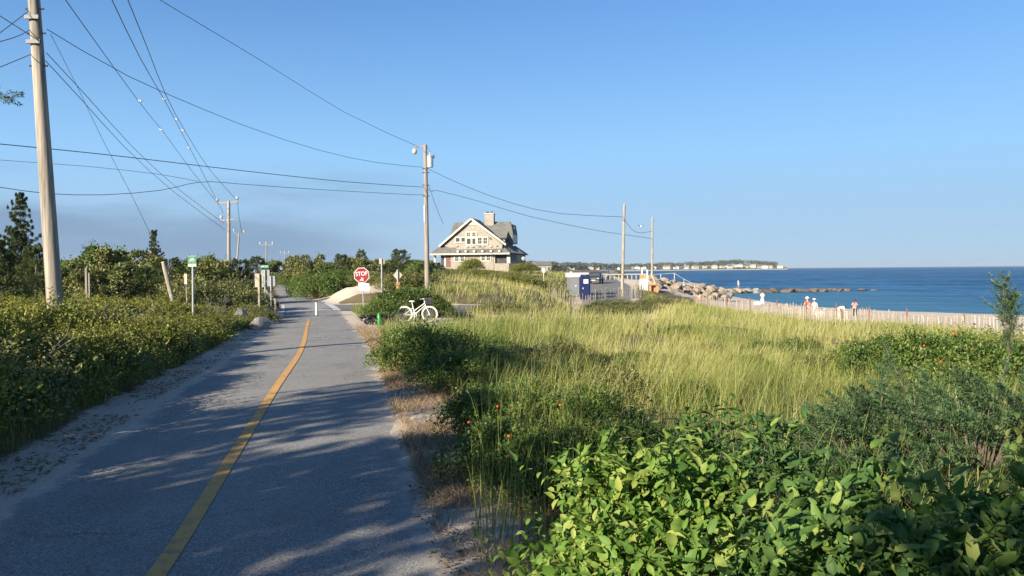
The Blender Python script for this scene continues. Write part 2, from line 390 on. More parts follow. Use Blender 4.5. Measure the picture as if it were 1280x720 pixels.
def terrain(X, Y):
    X = np.asarray(X, float); Y = np.asarray(Y, float); shp = X.shape; x, y = X.ravel(), Y.ravel()
    z = np.full(x.shape, _w[-1]); xc, yc = np.clip(x, -150, 60), np.clip(y, -30, 150)
    for i in range(len(CP)): z -= _w[i] * np.hypot(xc - CP[i, 0], yc - CP[i, 1])
    far = sstep(140, 260, y); z = z * (1 - far) + .6 * far
    z = np.clip(z, -3.4, 2.2) + lumps(x, y) + .22 * np.sin(x * .31 + 1.1) * np.sin(y * .27 + x * .13) * sstep(2, 9, x) * sstep(8, 14, y) * (1 - sstep(45, 60, y))
    pd = np.abs(x - path_x(y)) * .965 - HALF
    w = 1 - sstep(.1, 2.2, pd); w *= (y > -60) & (y < 175); z = z * (1 - w) + pz(y) * w
    sd, sz = street_d(x, y); w2 = 1 - sstep(.2, 3.5, sd); z = z * (1 - w2) + sz * w2
    z -= .022 * ((pd < -.12) & (y < 175)) + .02 * (sd < .1)
    sh = x - np.interp(y, SHORE_Y, SHORE_X)
    a0, a1 = np.interp(y, [128, 172], [-22, -5]), np.interp(y, [128, 172], [-10, .5])
    w3 = np.clip((sh - a0) / (a1 - a0), 0, 1); w3 = w3 * w3 * (3 - 2 * w3)
    z = z * (1 - w3) + (SEA_Z - np.interp(y, [128, 172], [.05, .5]) * sh) * w3
    return np.maximum(z, -9).reshape(shp)
def gz(x, y): return float(terrain(np.array([x]), np.array([y]))[0])
def gpt(px, Y):
    v = at(px, 350, Y); return Vector((v.x, Y, gz(v.x, Y)))

# ---- ground sheet
def axis(bands):
    out = []
    for a, b, s in bands: out += list(np.arange(a, b, s))
    return np.array(out)
gx = axis([(-6000, -400, 700), (-400, -140, 26), (-140, -50, 4), (-50, -16, 1), (-16, 14, .3), (14, 40, .8), (40, 140, 4), (140, 300, 20), (300, 500, 60)])
gy = axis([(-3000, -200, 400), (-200, -30, 14), (-30, 0, 2), (0, 20, .3), (20, 60, .6), (60, 140, 1.3), (140, 280, 6), (280, 1500, 60), (1500, 4000, 500)])
GX, GY = np.meshgrid(gx, gy, indexing='xy'); GZ = terrain(GX, GY)
nx, ny = len(gx), len(gy); ii = np.arange(nx * ny).reshape(ny, nx)
GF = np.stack([ii[:-1, :-1], ii[:-1, 1:], ii[1:, 1:], ii[1:, :-1]], -1).reshape(-1, 4)
pdist = np.abs(GX - path_x(GY)) * .965 - HALF
sdist, _ = street_d(GX, GY)
shd = GX - np.interp(GY, SHORE_Y, SHORE_X)
# where loose sand lies bare: verges of path and street, the corner by the bicycle, the mound past the street, the beach
sandy = np.maximum.reduce([1.05 * (1 - sstep(.25, 1.0, pdist)) * (GY < 60) * (GY > -30), .8 * (1 - sstep(.2, 1.6, sdist)),
                           1 - sstep(.6, 1.0, np.hypot((GX + 4.9) / 3.6, (GY - 31.5) / 6.5)),
                           1 - sstep(.7, 1.0, np.hypot((GX + 10.8) / 3.0, (GY - 54.6) / 4.2)),
                           1 - sstep(.6, 1.0, np.hypot((GX + .2) / 2.6, (GY - 37.6) / 1.6)),
                           sstep(-1.0, 1.0, GX - np.interp(GY, [0, 50, 58, 64, 72, 80, 95, 130, 150], [60, 29.6, 25.2, 23.2, 20.4, 18.5, 22, 26, 30])) * (GY > 20) * (GY < 170),
                           sstep(-30, -18, shd) * (GY > 20) * (GY < 170)])
mound = .42 * np.exp(-np.abs((GX + 10.6 + .25 * np.sin(GY * 2.1)) / 2.5) ** 2.2 - np.abs((GY - 56.5) / 2.0) ** 2.4) * (1 + .2 * np.sin(GX * 4.1 + GY) * np.sin(GY * 3.3 - GX) + .16 * np.sin(GX * 1.9 + 1)); GZ = GZ + mound
m, nt, p = nodes('ground'); M['ground'] = m
n1, n2, n3 = noise(nt, 1.6, 8, .65), noise(nt, 24, 6, .7), noise(nt, .35, 3, .5)
sandc = ramp(nt, [(.25, (.38, .315, .25)), (.5, (.50, .425, .345)), (.75, (.60, .52, .43))], n2)
soil = ramp(nt, [(.25, (.06, .05, .026)), (.5, (.14, .115, .06)), (.7, (.24, .195, .11))], n2)
f = mathn(nt, 'ADD', attr(nt, 'sandy'), mathn(nt, 'MULTIPLY', mathn(nt, 'SUBTRACT', n1, .5), 1.1))
f = mathn(nt, 'ADD', f, mathn(nt, 'MULTIPLY', mathn(nt, 'SUBTRACT', n2, .5), .45))
nt.links.new(mixc(nt, srange(nt, f, .4, .62), soil, sandc), p.inputs['Base Color']); p.inputs['Roughness'].default_value = .95; p.inputs['Specular IOR Level'].default_value = .1
bump(nt, p, mathn(nt, 'ADD', n2, n1), .7, .05)
me = np_mesh('ground', np.stack([GX.ravel(), GY.ravel(), GZ.ravel()], 1), GF, 4, M['ground'], {'sandy': sandy.ravel()}, True)
tag(obj('ground', me), 'sandy coastal ground under grass and scrub', kind='structure')

def asphalt(name, lo, mid, hi, sand_attr=True):
    m, nt, p = nodes(name)
    fine, big, patch = noise(nt, 190, 2, .7), noise(nt, 1.1, 6, .65), noise(nt, 6.5, 5, .6)
    vor = N(nt, 'ShaderNodeTexVoronoi', Scale=95.0); t = nt.nodes.new('ShaderNodeTexCoord'); nt.links.new(t.outputs['Object'], vor.inputs['Vector'])
    c = ramp(nt, [(.28, lo), (.5, mid), (.72, hi)], fine)
    c = mixc(nt, .6, c, ramp(nt, [(.0, tuple(x * .45 for x in lo)), (.45, mid), (.8, hi), (1, tuple(x * 1.5 for x in hi))], vor.outputs['Color']))
    grain = noise(nt, 62, 3, .8); c = mixc(nt, 1.0, c, ramp(nt, [(.32, (.42, .42, .42)), (.5, (.98, .97, .95)), (.68, (1.75, 1.7, 1.6))], grain), 'MULTIPLY')
    c = mixc(nt, srange(nt, big, .35, .7, 0, .35), c, tuple(x * 1.45 for x in mid))
    if sand_attr:
        mpc = nt.nodes.new('ShaderNodeMapping'); wob = N(nt, 'ShaderNodeTexNoise', Scale=1.3, Detail=5.0); nt.links.new(t.outputs['Object'], wob.inputs['Vector'])
        va = nt.nodes.new('ShaderNodeVectorMath'); va.operation = 'MULTIPLY_ADD'; nt.links.new(wob.outputs['Color'], va.inputs[0]); va.inputs[1].default_value = (.9, .9, .9); nt.links.new(t.outputs['Object'], va.inputs[2])
        ck = N(nt, 'ShaderNodeTexVoronoi', Scale=.42); ck.feature = 'DISTANCE_TO_EDGE'; nt.links.new(va.outputs[0], ck.inputs['Vector'])
        crack = mathn(nt, 'MULTIPLY', srange(nt, ck.outputs['Distance'], .012, .003), srange(nt, noise(nt, .6, 3), .48, .6))
        c = mixc(nt, mathn(nt, 'MULTIPLY', crack, .3), c, (.03, .03, .03))
        stain = noise(nt, .55, 5, .6, dist=.6); c = mixc(nt, srange(nt, stain, .52, .7, 0, .32), c, tuple(x * .6 for x in mid))
        dust = noise(nt, 3.2, 8, .75, stretch=(1, .35, 1)); c = mixc(nt, srange(nt, dust, .56, .78, 0, .4), c, (.36, .315, .26))
        e = mathn(nt, 'ADD', attr(nt, 'edge'), mathn(nt, 'MULTIPLY', mathn(nt, 'SUBTRACT', big, .5), .9))
        e = mathn(nt, 'ADD', e, mathn(nt, 'MULTIPLY', mathn(nt, 'SUBTRACT', patch, .5), .35))
        e2 = mathn(nt, 'ADD', e, mathn(nt, 'MULTIPLY', mathn(nt, 'SUBTRACT', fine, .5), .3))
        c = mixc(nt, srange(nt, e2, .20, -.06), c, (.50, .43, .35))
    nt.links.new(c, p.inputs['Base Color']); p.inputs['Roughness'].default_value = .85; p.inputs['Specular IOR Level'].default_value = .25
    bump(nt, p, mathn(nt, 'ADD', vor.outputs['Distance'], fine), .55, .006)
    return m
M['asphalt'] = asphalt('path_asphalt', (.10, .10, .10), (.20, .195, .186), (.34, .33, .305))
M['street'] = asphalt('street_asphalt', (.10, .098, .095), (.15, .146, .14), (.2, .195, .185))
M['yellow'] = None
# ---- bike path strip
def strip(name, ys, off0, off1, dz, mat, n=2, edge=True):
    c = path_x(ys); dcx = np.gradient(c, ys); nl = np.hypot(1, dcx); nxn, nyn = 1 / nl, -dcx / nl
    V, E_ = [], []
    for k in range(n + 1):
        o = off0 + (off1 - off0) * k / n
        V.append(np.stack([c + nxn * o, ys + nyn * o, pz(ys) + dz - .026 * (o / HALF) ** 2], 1)); E_.append(np.minimum(o - -HALF, HALF - o) * np.ones(len(ys)))
    V = np.stack(V, 1).reshape(-1, 3); i = np.arange(len(ys) * (n + 1)).reshape(len(ys), n + 1)
    Fc = np.stack([i[:-1, :-1], i[:-1, 1:], i[1:, 1:], i[1:, :-1]], -1).reshape(-1, 4)
    return np_mesh(name, V, Fc, 4, mat, {'edge': np.stack(E_, 1).ravel()}, True)
ys = np.concatenate([np.arange(-40, 0, 1.0), np.arange(0, 40.2, .25), np.arange(40.5, 172, 1.0)])
bike_path = tag(obj('bike_path', strip('bike_path', ys, -HALF, HALF, .02, M['asphalt'], 12)), 'grey asphalt bike path with a yellow centre line', kind='structure')
def paint(name, c, wear):
    m, nt, p = nodes(name); n1, n2 = noise(nt, 9, 7, .7), noise(nt, 130, 2, .7)
    k = mathn(nt, 'ADD', mathn(nt, 'MULTIPLY', n1, .6), mathn(nt, 'MULTIPLY', n2, .4))
    nt.links.new(mixc(nt, srange(nt, k, wear - .07, wear + .09), tuple(c), (.11, .105, .10)), p.inputs['Base Color']); p.inputs['Roughness'].default_value = .75
    bump(nt, p, n2, .4, .004); return m
M['yellow'] = paint('yellow_line_paint', (.54, .285, .065), .56)
M['white_mark'] = paint('white_road_paint', (.5, .5, .48), .58)
M['worn_mark'] = paint('worn_road_paint', (.45, .44, .42), .47)
yl = np.concatenate([np.arange(1.5, 20, .3), np.arange(20, 33.2, .5)])
obj('centre_line', strip('centre_line', yl, -.158, -.042, .0265, M['yellow'], 1), bike_path)
for (a, b, o0, o1) in [(21.6, 22.0, -.15, .25), (21.6, 22.0, .35, .6), (22.3, 22.7, .0, .5), (22.4, 22.75, .75, 1.1), (21.7, 22.0, .8, 1.15), (19.3, 19.5, .95, 1.3)]:
    obj('worn_letter', strip('worn_letter', np.linspace(a, b, 4), o0, o1, .0265, M['worn_mark'], 1), bike_path)
# ---- street strip
d = np.gradient(STd[:, :2], axis=0); d /= np.linalg.norm(d, axis=1)[:, None]; nrm = np.c_[-d[:, 1], d[:, 0]]
cols = [];ed = []
for k in np.linspace(-1, 1, 9):
    cols.append(np.c_[STd[:, :2] + nrm * (STd[:, 3] * k)[:, None], STd[:, 2] + .008]); ed.append((1 - abs(k)) * STd[:, 3])
V = np.stack(cols, 1).reshape(-1, 3); i = np.arange(len(V)).reshape(len(STd), 9)
me = np_mesh('street', V, np.stack([i[:-1, :-1], i[1:, :-1], i[1:, 1:], i[:-1, 1:]], -1).reshape(-1, 4), 4, M['street'], {'edge': np.stack(ed, 1).ravel()}, True)
street = tag(obj('street', me), 'narrow beach street crossing the path and bending to the sea', kind='structure')
# crosswalk: two broad lines along the path over the street and thinner worn paint between
for (o0, o1, a, b, mt, dz) in [(-1.62, -1.22, 39.4, 48.6, 'white_mark', .034), (1.22, 1.62, 40.6, 50.6, 'white_mark', .034), (-1.1, 1.1, 40.6, 41.2, 'white_mark', .032), (-1.15, 1.15, 42, 48.8, 'worn_mark', .030)]:
    obj('crosswalk_line', strip('crosswalk_line', np.linspace(a, b, 14), o0, o1, dz, M[mt], 2), street)

# ---- sea
m, nt, p = nodes('sea_water'); M['sea'] = m
tcn = nt.nodes.new('ShaderNodeTexCoord')
def wv(scale, st, det):
    mpn = nt.nodes.new('ShaderNodeMapping'); mpn.inputs['Scale'].default_value = st; mpn.inputs['Rotation'].default_value = (0, 0, rad(-12))
    nt.links.new(tcn.outputs['Object'], mpn.inputs[0]); n = N(nt, 'ShaderNodeTexNoise', Scale=scale, Detail=det, Roughness=.6); nt.links.new(mpn.outputs[0], n.inputs['Vector']); return n.outputs['Fac']
h = mathn(nt, 'ADD', mathn(nt, 'MULTIPLY', wv(.55, (.6, 1, 1), 5), 1.0), mathn(nt, 'MULTIPLY', wv(.11, (.6, 1, 1), 4), 3.0))
big = mathn(nt, 'ADD', mathn(nt, 'MULTIPLY', wv(.016, (.5, 1, 1), 5), .34), mathn(nt, 'MULTIPLY', wv(.28, (1.4, .8, 1), 6), .33))
big = mathn(nt, 'ADD', big, mathn(nt, 'MULTIPLY', wv(.06, (1.3, .8, 1), 6), .33))
shal = attr(nt, 'shallow')
deep_ripple = mixc(nt, srange(nt, big, .41, .59), (.006, .05, .14), (.045, .15, .29))  # light and dark wave faces are painted into the deep-water colour
nt.links.new(mixc(nt, shal, deep_ripple, (.05, .16, .255)), p.inputs['Base Color'])
p.inputs['Roughness'].default_value = 1.0; p.inputs['Specular IOR Level'].default_value = 0.0
bump(nt, p, h, .6, 1.2)
gl = nt.nodes.new('ShaderNodeBsdfGlossy'); gl.inputs['Roughness'].default_value = .18; gb_ = N(nt, 'ShaderNodeBump', Strength=1.0, Distance=1.6); nt.links.new(h, gb_.inputs['Height']); nt.links.new(gb_.outputs[0], gl.inputs['Normal'])
mxs = nt.nodes.new('ShaderNodeMixShader'); mxs.inputs[0].default_value = .14; nt.links.new(p.outputs[0], mxs.inputs[1]); nt.links.new(gl.outputs[0], mxs.inputs[2]); nt.links.new(mxs.outputs[0], nt.nodes['Material Output'].inputs[0])
sx = np.concatenate([[-12000], np.arange(0, 200, 8), np.arange(200, 1000, 60), [2000, 5000, 12000]]); sy = np.concatenate([[-3000, -500], np.arange(-40, 260, 8), np.arange(260, 1600, 80), [2500, 5000, 9000, 12000]])
SX, SY = np.meshgrid(sx, sy); i = np.arange(SX.size).reshape(SX.shape)
shal_v = 1 - sstep(0, 60, SX - np.interp(SY, SHORE_Y, SHORE_X)); shal_v[SY > 170] = 0
me = np_mesh('sea', np.stack([SX.ravel(), SY.ravel(), np.full(SX.size, SEA_Z)], 1), np.stack([i[:-1, :-1], i[:-1, 1:], i[1:, 1:], i[1:, :-1]], -1).reshape(-1, 4), 4, M['sea'], {'shallow': shal_v.ravel()}, True)
tag(obj('sea', me), 'rippled blue sea reaching the horizon', kind='structure')

# ---- far shore across the bay: low land, beach line, woods, houses
M['far_land'] = plain('far_land', (.16, .16, .08), .95, .4, .02)
M['far_sand'] = plain('far_sand', (.48, .42, .34), .95, .2, .02)
M['far_wood'] = leaf('far_wood', [(0, (.045, .06, .038)), (.5, (.075, .09, .06)), (1, (.12, .13, .085))], trans=.1)
fp = [(560, 900), (640, 1000), (700, 1400), (760, 1900), (850, 2200), (920, 2350), (966, 2400), (985, 2420)]
FS = np.array([tuple(at(a, 336, b).xy) for a, b in fp]); FSd = densify(np.c_[FS, FS * 0], 40)[:, :2]
tt = np.linspace(0, 1, len(FSd)); hgt = np.interp(tt, [0, .3, .6, .75, .9, .97, 1], [4, 4, 5, 8, 17, 8, 2.5])
V, cs = [], []
for (o, hh) in [(-70, -5.5), (-25, -2.6), (0, -1.6), (40, 1), (110, None), (220, None), (420, 2), (520, -5.5)]:
    V.append(np.c_[FSd[:, 0] * (1 + o / np.maximum(np.hypot(*FSd.T), 1)), FSd[:, 1] * (1 + o / np.hypot(*FSd.T)), (hgt if hh is None else np.full(len(FSd), hh)) * 1.0])
V = np.stack(V, 1); K = V.shape[1]; i = np.arange(V.shape[0] * K).reshape(-1, K)
me = np_mesh('far_shore', V.reshape(-1, 3), np.stack([i[:-1, :-1], i[:-1, 1:], i[1:, 1:], i[1:, :-1]], -1).reshape(-1, 4), 4, M['far_land'], None, True)
me.materials.append(M['far_sand']); mi = np.zeros((len(FSd) - 1, K - 1), np.int32); mi[:, 0:2] = 1; me.polygons.foreach_set('material_index', mi.ravel())
far_shore = tag(obj('far_shore', me), 'low wooded shore across the bay', kind='structure')
rng = np.random.default_rng(5)
P, R_ = [], []
for t in rng.uniform(0, 1, 640):
    q = np.array([np.interp(t, tt, FSd[:, 0]), np.interp(t, tt, FSd[:, 1])]); o = rng.uniform(45, 400); k = 1 + o / np.hypot(*q); hh = np.interp(t, [0, .3, .6, .75, .9, .97, 1], [3, 3, 4, 7, 16, 6, 1])
    if t > .965: continue
    rr = rng.uniform(5, 9); P.append((q[0] * k, q[1] * k, hh + rr * .55)); R_.append(rr)
Pq, Dq, Nq, Tq = clump_leaves(rng, np.array(P), np.array(R_), 70, 2.4, .8, 0, base_tint=.45, zmin=-5)
tag(obj('far_woods', scatter(Pq, Dq, Nq, 3.6, 3.0, Tq, 'diamond', 'far_woods', M['far_wood'])), 'dark woods along the shore across the bay', 'woods', kind='stuff')

# ================================================================== BUILT THINGS
M['pole'] = plain('weathered_pole', (.27, .235, .19), .9, .55, 16, bmp=.9, stretch=(1, 1, .05))
M['pole_grey'] = plain('grey_pole', (.22, .195, .16), .85, .25, 9, bmp=.4, stretch=(1, 1, .08))
M['metal'] = plain('galvanised', (.50, .51, .51), .45, .15, 12, .6)
M['dark'] = plain('dark_metal', (.045, .045, .05), .5, .2, 12)
M['wire'] = plain('wire', (.06, .065, .07), .55, .1, 1)
M['ceramic'] = plain('insulator', (.40, .39, .36), .3, .1, 5)
M['white'] = plain('white_paint', (.6, .6, .58), .5, .06, 6)
M['trim'] = plain('house_trim', (.40, .375, .31), .55, .06, 3)
M['glass'] = plain('window_glass', (.05, .06, .07), .12, .2, 3)
M['glass'].node_tree.nodes['Principled BSDF'].inputs['Specular IOR Level'].default_value = .7

# ---- utility poles
def utility_pole(label, base, top, r0, r1, build, mat='pole', group='utility poles'):
    base, top = Vector(base), Vector(top); root = thing('utility_pole', label, 'utility pole', base, group=group); L = top - base
    n = 9; pts = [Vector((0, 0, -.4))] + [L * (k / n) for k in range(1, n + 1)]
    MB().tube(pts, [r0 + (r1 - r0) * k / n for k in range(n + 1)], 14).build('shaft', M[mat], root)
    def at_h(py_frac): return L * py_frac
    build(root, L, at_h); return root
def insul(root, p, s=1.0):
    MB().tube([p, Vector(p) + Vector((0, 0, .07 * s)), Vector(p) + Vector((0, 0, .10 * s)), Vector(p) + Vector((0, 0, .22 * s))], [.03 * s, .03 * s, .075 * s, .05 * s], 8).build('insulator', M['ceramic'], root)
YA = 14.8; baseA = gpt(71, YA); topA = at(38.5, -60, YA)
def bA(root, L, h):
    for k, fr in enumerate((.86, .80, .72)):
        MB().tube([h(fr) + Vector((-.17, 0, 0)), h(fr) + Vector((.17, 0, 0))], .018, 6).build('bolt', M['dark'], root)
    for fr in (.835, .775):
        MB().beam(h(fr) + Vector((-.12, -.13, 0)), h(fr) + Vector((.14, -.13, .0)), .04, .07).build('bracket', M['dark'], root)
utility_pole('tall weathered wooden utility pole nearest, rising past the top left edge', baseA, topA, .148, .098, bA)
YB = 51.0; baseB = gpt(534, YB); topB = at(531.5, 181, YB)
def bB(root, L, h):
    hz = L.z
    MB().beam((-.75, 0, hz - .12), (.1, 0, hz - .12), .07, .09).build('crossarm', M['pole_grey'], root)
    MB().ball((-.72, -.02, hz - .42), (.17, .17, .2)).build('street_lamp', M['ceramic'], root)
    t = MB().tube([(.28, -.05, hz - 1.45), (.28, -.05, hz - .72)], .2, 14).build('transformer', M['metal'], root)
    MB().tube([(.28, -.05, hz - .72), (.28, -.05, hz - .5)], .04, 8).build('bushing', M['ceramic'], t)
    MB().tube([(.3, -.05, hz - .5), (.22, 0, hz - .25), (.05, 0, hz - .18)], .012, 5).build('lead_wire', M['wire'], root)
    MB().box((.52, 0, hz - .75), (.06, .06, .25)).build('cutout', M['dark'], root)
    for dz in (1.55, 1.8, 2.6, 3.3):
        MB().tube([(-.22, -.1, hz - dz), (.22, -.1, hz - dz)], .03, 6).build('bolt', M['dark'], root)
    MB().tube([(-.1, -.14, hz - 5.0), (-.1, -.14, hz - 3.9)], .055, 8).build('conduit', M['white'], root)
utility_pole('wooden utility pole with transformer can and lamp, left of the house', baseB, topB, .17, .12, bB, 'pole_grey')
YC = 85.0; baseC = gpt(286, YC); topC = at(286, 251, YC)
def bC(root, L, h):
    z = L.z
    MB().beam((-1.15, 0, z - .25), (1.1, 0, z - .1), .12, .14).build('crossarm', M['pole'], root)
    MB().beam((-.75, 0, z - 2.1), (.75, 0, z - 2.0), .10, .12).build('crossarm', M['pole'], root)
    for x, zz in ((-1.1, z - .2), (1.05, z - .03), (-.7, z - 2.05)): insul(root, (x, 0, zz), 2.2)
utility_pole('pale utility pole with two crossarms above the scrub on the left', baseC, topC, .19, .15, bC)
def bD(root, L, h):
    for sx_, e in ((-1, (-.95, 0, .2)), (1, (.95, 0, 0))):
        MB().beam(h(.93), h(.99) + Vector(e), .12).build('bracket', M['pole_grey'], root); insul(root, h(.99) + Vector(e), 2.6)
utility_pole('leaning distant utility pole with two short arms', gpt(295, 150), at(299, 291, 150), .17, .14, bD)
def bE(root, L, h):
    MB().beam(h(.95) + Vector((-1.6, 0, 0)), h(.95) + Vector((1.6, 0, 0)), .16).build('crossarm', M['pole_grey'], root)
    for e in (-1.5, 0, 1.5): insul(root, h(.95) + Vector((e, 0, .05)), 3)
utility_pole('far utility pole with one wide crossarm, past the road', gpt(333, 190), at(333, 304, 190), .18, .15, bE, 'pole_grey')
utility_pole('tiny farthest utility pole above the trees past the road', gpt(356, 280), at(356, 315, 280), .2, .16, bE, 'pole_grey')
def bF(root, L, h):
    MB().tube([h(1), h(1) + Vector((0, 0, .12))], .05, 6).build('cap', M['ceramic'], root)
    MB().tube([h(.83) + Vector((-.14, -.1, 0)), h(.83) + Vector((.14, -.1, 0))], .04, 6).build('bolt', M['dark'], root)
YP = 84.0; baseP = gpt(777.5, YP); topP = at(780.5, 256, YP)
utility_pole('bare wooden utility pole beside the beach street, left of two', baseP, topP, .17, .13, bF)
YQ = 118.0; baseQ = gpt(815, YQ); topQ = at(815.5, 272, YQ)
utility_pole('bare wooden utility pole above the boulders, right of two', baseQ, topQ, .16, .13, bF)

# ---- wires: image trace, distance interpolated between the two supports
def wire(label, pts, d0, d1, r=.008, name='overhead_wire', n_sub=8):
    P = np.array(pts, float); s = np.r_[0, np.cumsum(np.hypot(*np.diff(P, axis=0).T))]; s /= s[-1]
    if P[0].min() < 0:                                   # runs on to its next support outside the frame
        c_ = 2.2 / max(np.linalg.norm(P[0] - P[1]) / 100, .3); P = np.r_[[P[0] + (P[0] - P[1]) * c_], P]; s = np.r_[-.12 * c_, s]
    Q = densify(np.c_[P, s, s * 0], 40); k = Q[:, 2]
    inv = np.maximum((1 - k) / d0 + k / d1, .004)
    mb = MB().tube([at(a, b, 1 / w) for (a, b), w in zip(Q[:, :2], inv)], [max(r, .00027 / w) for w in inv], 5)
    return tag(mb.build(name, M['wire']), label, 'wire', 'overhead wires')
wire('thin wire sweeping from the top edge down to the transformer pole', [(40, -95), (120, -48), (200, 0), (330, 78), (430, 140), (522, 183)], 13, 51)
wire('wire from the tall left pole down to the middle pole top', [(58, 36), (160, 95), (300, 155), (400, 188), (470, 203), (529, 209)], 14.8, 51)
wire('short wire reaching the tall left pole from the upper left edge', [(-40, -6), (0, 20), (44, 48)], 12, 14.8)
wire('thick dark cable crossing from the left edge to the middle pole', [(-40, 176), (0, 180), (130, 193), (300, 213), (430, 227), (531, 234)], 26, 51, .016)
wire('faint wire below the thick cable on the left', [(-40, 195), (0, 200), (110, 208), (200, 218), (248, 227)], 27, 33, .006)
wire('sagging cable that rises and runs level to the middle pole', [(-30, 229), (0, 234), (60, 242), (130, 243.5), (200, 238), (235, 230), (262, 227), (300, 230), (400, 237), (520, 243.5), (532, 243)], 25, 51, .012)
wire('leftmost of three lines climbing steeply from the two-armed pole', [(40, -60), (82, 0), (172, 125), (203, 163), (240, 214), (273, 255)], 11, 85)
wire('middle of three lines climbing steeply from the two-armed pole', [(112, -60), (140, 0), (175, 72), (205, 124), (232, 175), (258, 225), (279, 266)], 10, 85)
wire('rightmost of three lines climbing steeply from the two-armed pole', [(135, -60), (160, 0), (185, 62), (207, 118), (232, 165), (262, 212), (296, 250)], 10, 85)
wire('upper of two lines from the tall left pole to the two-armed pole', [(58, 66), (110, 122), (165, 183), (225, 238), (280, 279)], 14.8, 85)
wire('lower of two lines from the tall left pole to the two-armed pole', [(57, 76), (105, 128), (155, 183), (215, 238), (281, 287)], 14.8, 85)
wire('faint thin line dropping behind the small spire conifer', [(63, 42), (95, 105), (130, 178), (160, 235), (187, 290)], 14.8, 45, .005)
for lab, q in (('topmost short line left of the tall pole', [(-40, 70), (0, 41), (38, 12)]), ('middle short sagging line left of the tall pole', [(-40, 60), (0, 52), (25, 44), (39, 36)]), ('lowest short line left of the tall pole', [(-40, 101), (0, 84), (41, 67)])):
    wire(lab, q, 12.5, 14.8)
wire('upper wire from the middle pole to the bare beach pole', [(537, 212), (580, 232), (640, 254), (700, 267), (779, 271)], 51, 84)
wire('lower cable from the middle pole past the beach pole', [(534, 236), (541, 240), (546, 238), (600, 252), (660, 270), (740, 287), (779, 293), (814, 298)], 51, 118, .014)
wire('short sagging wire between the two beach poles', [(781, 275), (790, 287), (800, 291), (815, 289)], 84, 118, .01)
wire('faint drop wire from the middle pole to the house', [(536, 232), (545, 258), (554, 280)], 51, 118, .006)
wire('thin line from the two-armed pole to the leaning pole', [(297, 252), (299, 272), (303, 294)], 85, 150, .006)
sp = [(175, 126), (205, 124), (220, 149), (201, 162), (228, 163), (236, 185)]
for k, (a, b) in enumerate(sp):
    mb = MB().tube([at(a - 2, b - .7, 21 + k * 2), at(a + 2, b + .7, 21 + k * 2)], [.02, .03], 8)
    tag(mb.build('line_spacer', M['ceramic']), 'small pale spacer clamp on the steep lines at upper left', 'wire clamp', 'line spacers')

# ---- signs
M['red'] = plain('sign_red', (.21, .004, .010), .45, .06, 4)
M['green'] = plain('sign_green', (.004, .13, .065), .45, .06, 4)
M['signback'] = plain('sign_back', (.30, .275, .21), .55, .08, 6)
M['signgrey'] = plain('sign_grey', (.2, .21, .225), .5, .08, 6)
M['wood'] = plain('post_wood', (.36, .30, .21), .85, .25, 12, stretch=(1, 1, .1))
M['ink'] = plain('ink', (.10, .11, .14), .6, .1, 3)
M['orange'] = plain('orange_plastic', (.42, .15, .03), .5, .1, 5)
M['blue'] = plain('blue_plastic', (.008, .017, .075), .45, .1, 5)
M['cream'] = plain('cream_paint', (.46, .38, .26), .6, .1, 5)
def text_mesh(txt, size, mat, depth=.003, sx=1.0):
    cu = bpy.data.curves.new('lettering', 'FONT'); cu.body = txt; cu.size = size; cu.align_x = 'CENTER'; cu.align_y = 'CENTER'; cu.extrude = depth; cu.offset = size * .008
    o = bpy.data.objects.new('lettering', cu); COL.objects.link(o); dg = bpy.context.evaluated_depsgraph_get()
    me = bpy.data.meshes.new_from_object(o.evaluated_get(dg)); bpy.data.objects.remove(o); bpy.data.curves.remove(cu)
    for v in me.vertices: v.co = (v.co.x * sx, 0 - v.co.z, v.co.y)
    me.materials.clear(); me.materials.append(M[mat]); return me
def post(root, h, r=.03, mat='metal', lean=(0, 0), square=False):
    mb = MB(); top_ = Vector((lean[0], lean[1], h))
    if square: mb.beam((0, 0, -.3), top_, r * 2)
    else: mb.tube([(0, 0, -.3), top_], r, 8)
    return mb.build('post', M[mat], root)
def ngon(n, R, rot, t=.006, y=0.0): return [(R * math.cos(rot + 2 * math.pi * k / n), y, R * math.sin(rot + 2 * math.pi * k / n)) for k in range(n)]
# stop sign
YS = 33.0; b = gpt(455, YS); c = at(452, 344, YS); root = thing('stop_sign', 'red octagonal stop sign with white scrawl, tilted on a thin post', 'stop sign', b)
cl = c - b; Rr = .34
post(root, cl.z + .28, .022, 'metal', (cl.x, .03))
fr = MB().prism(ngon(8, Rr, math.pi / 8 + rad(4)), (0, .006, 0)).build('face', M['white'], root, loc=(cl.x, 0, cl.z))
MB().prism(ngon(8, Rr * .93, math.pi / 8 + rad(4)), (0, .006, 0)).build('red_field', M['red'], fr, loc=(0, -.004, 0))
obj('lettering', text_mesh('STOP', .245, 'white', .002, .86), fr, loc=(0, -.007, .055), rot=(0, rad(-4), 0))
mb = MB()
for a, b_ in (((-.01, -.10), (.02, -.2)), ((.05, -.11), (-.05, -.19)), ((-.08, -.215), (.10, -.21)), ((.06, -.12), (.05, -.2))):
    mb.beam((a[0], -.009, a[1]), (b_[0], -.009, b_[1]), .004, .022)
mb.build('scrawl', M['white'], fr)
pl = MB().prism([(-.21, 0, -.14), (.21, 0, -.17), (.22, 0, .15), (-.24, 0, .17)], (0, .006, 0)).build('lower_plate', M['white'], root, loc=(cl.x + .10, -.005, cl.z - .50))
mb = MB()
for zz, w in ((.08, .26), (.0, .20), (-.08, .28)): mb.box((0, -.002, zz), (w, .004, .028), M=Matrix.Rotation(rad(3), 3, 'Y'))
mb.build('faded_text', M['ink'], pl)
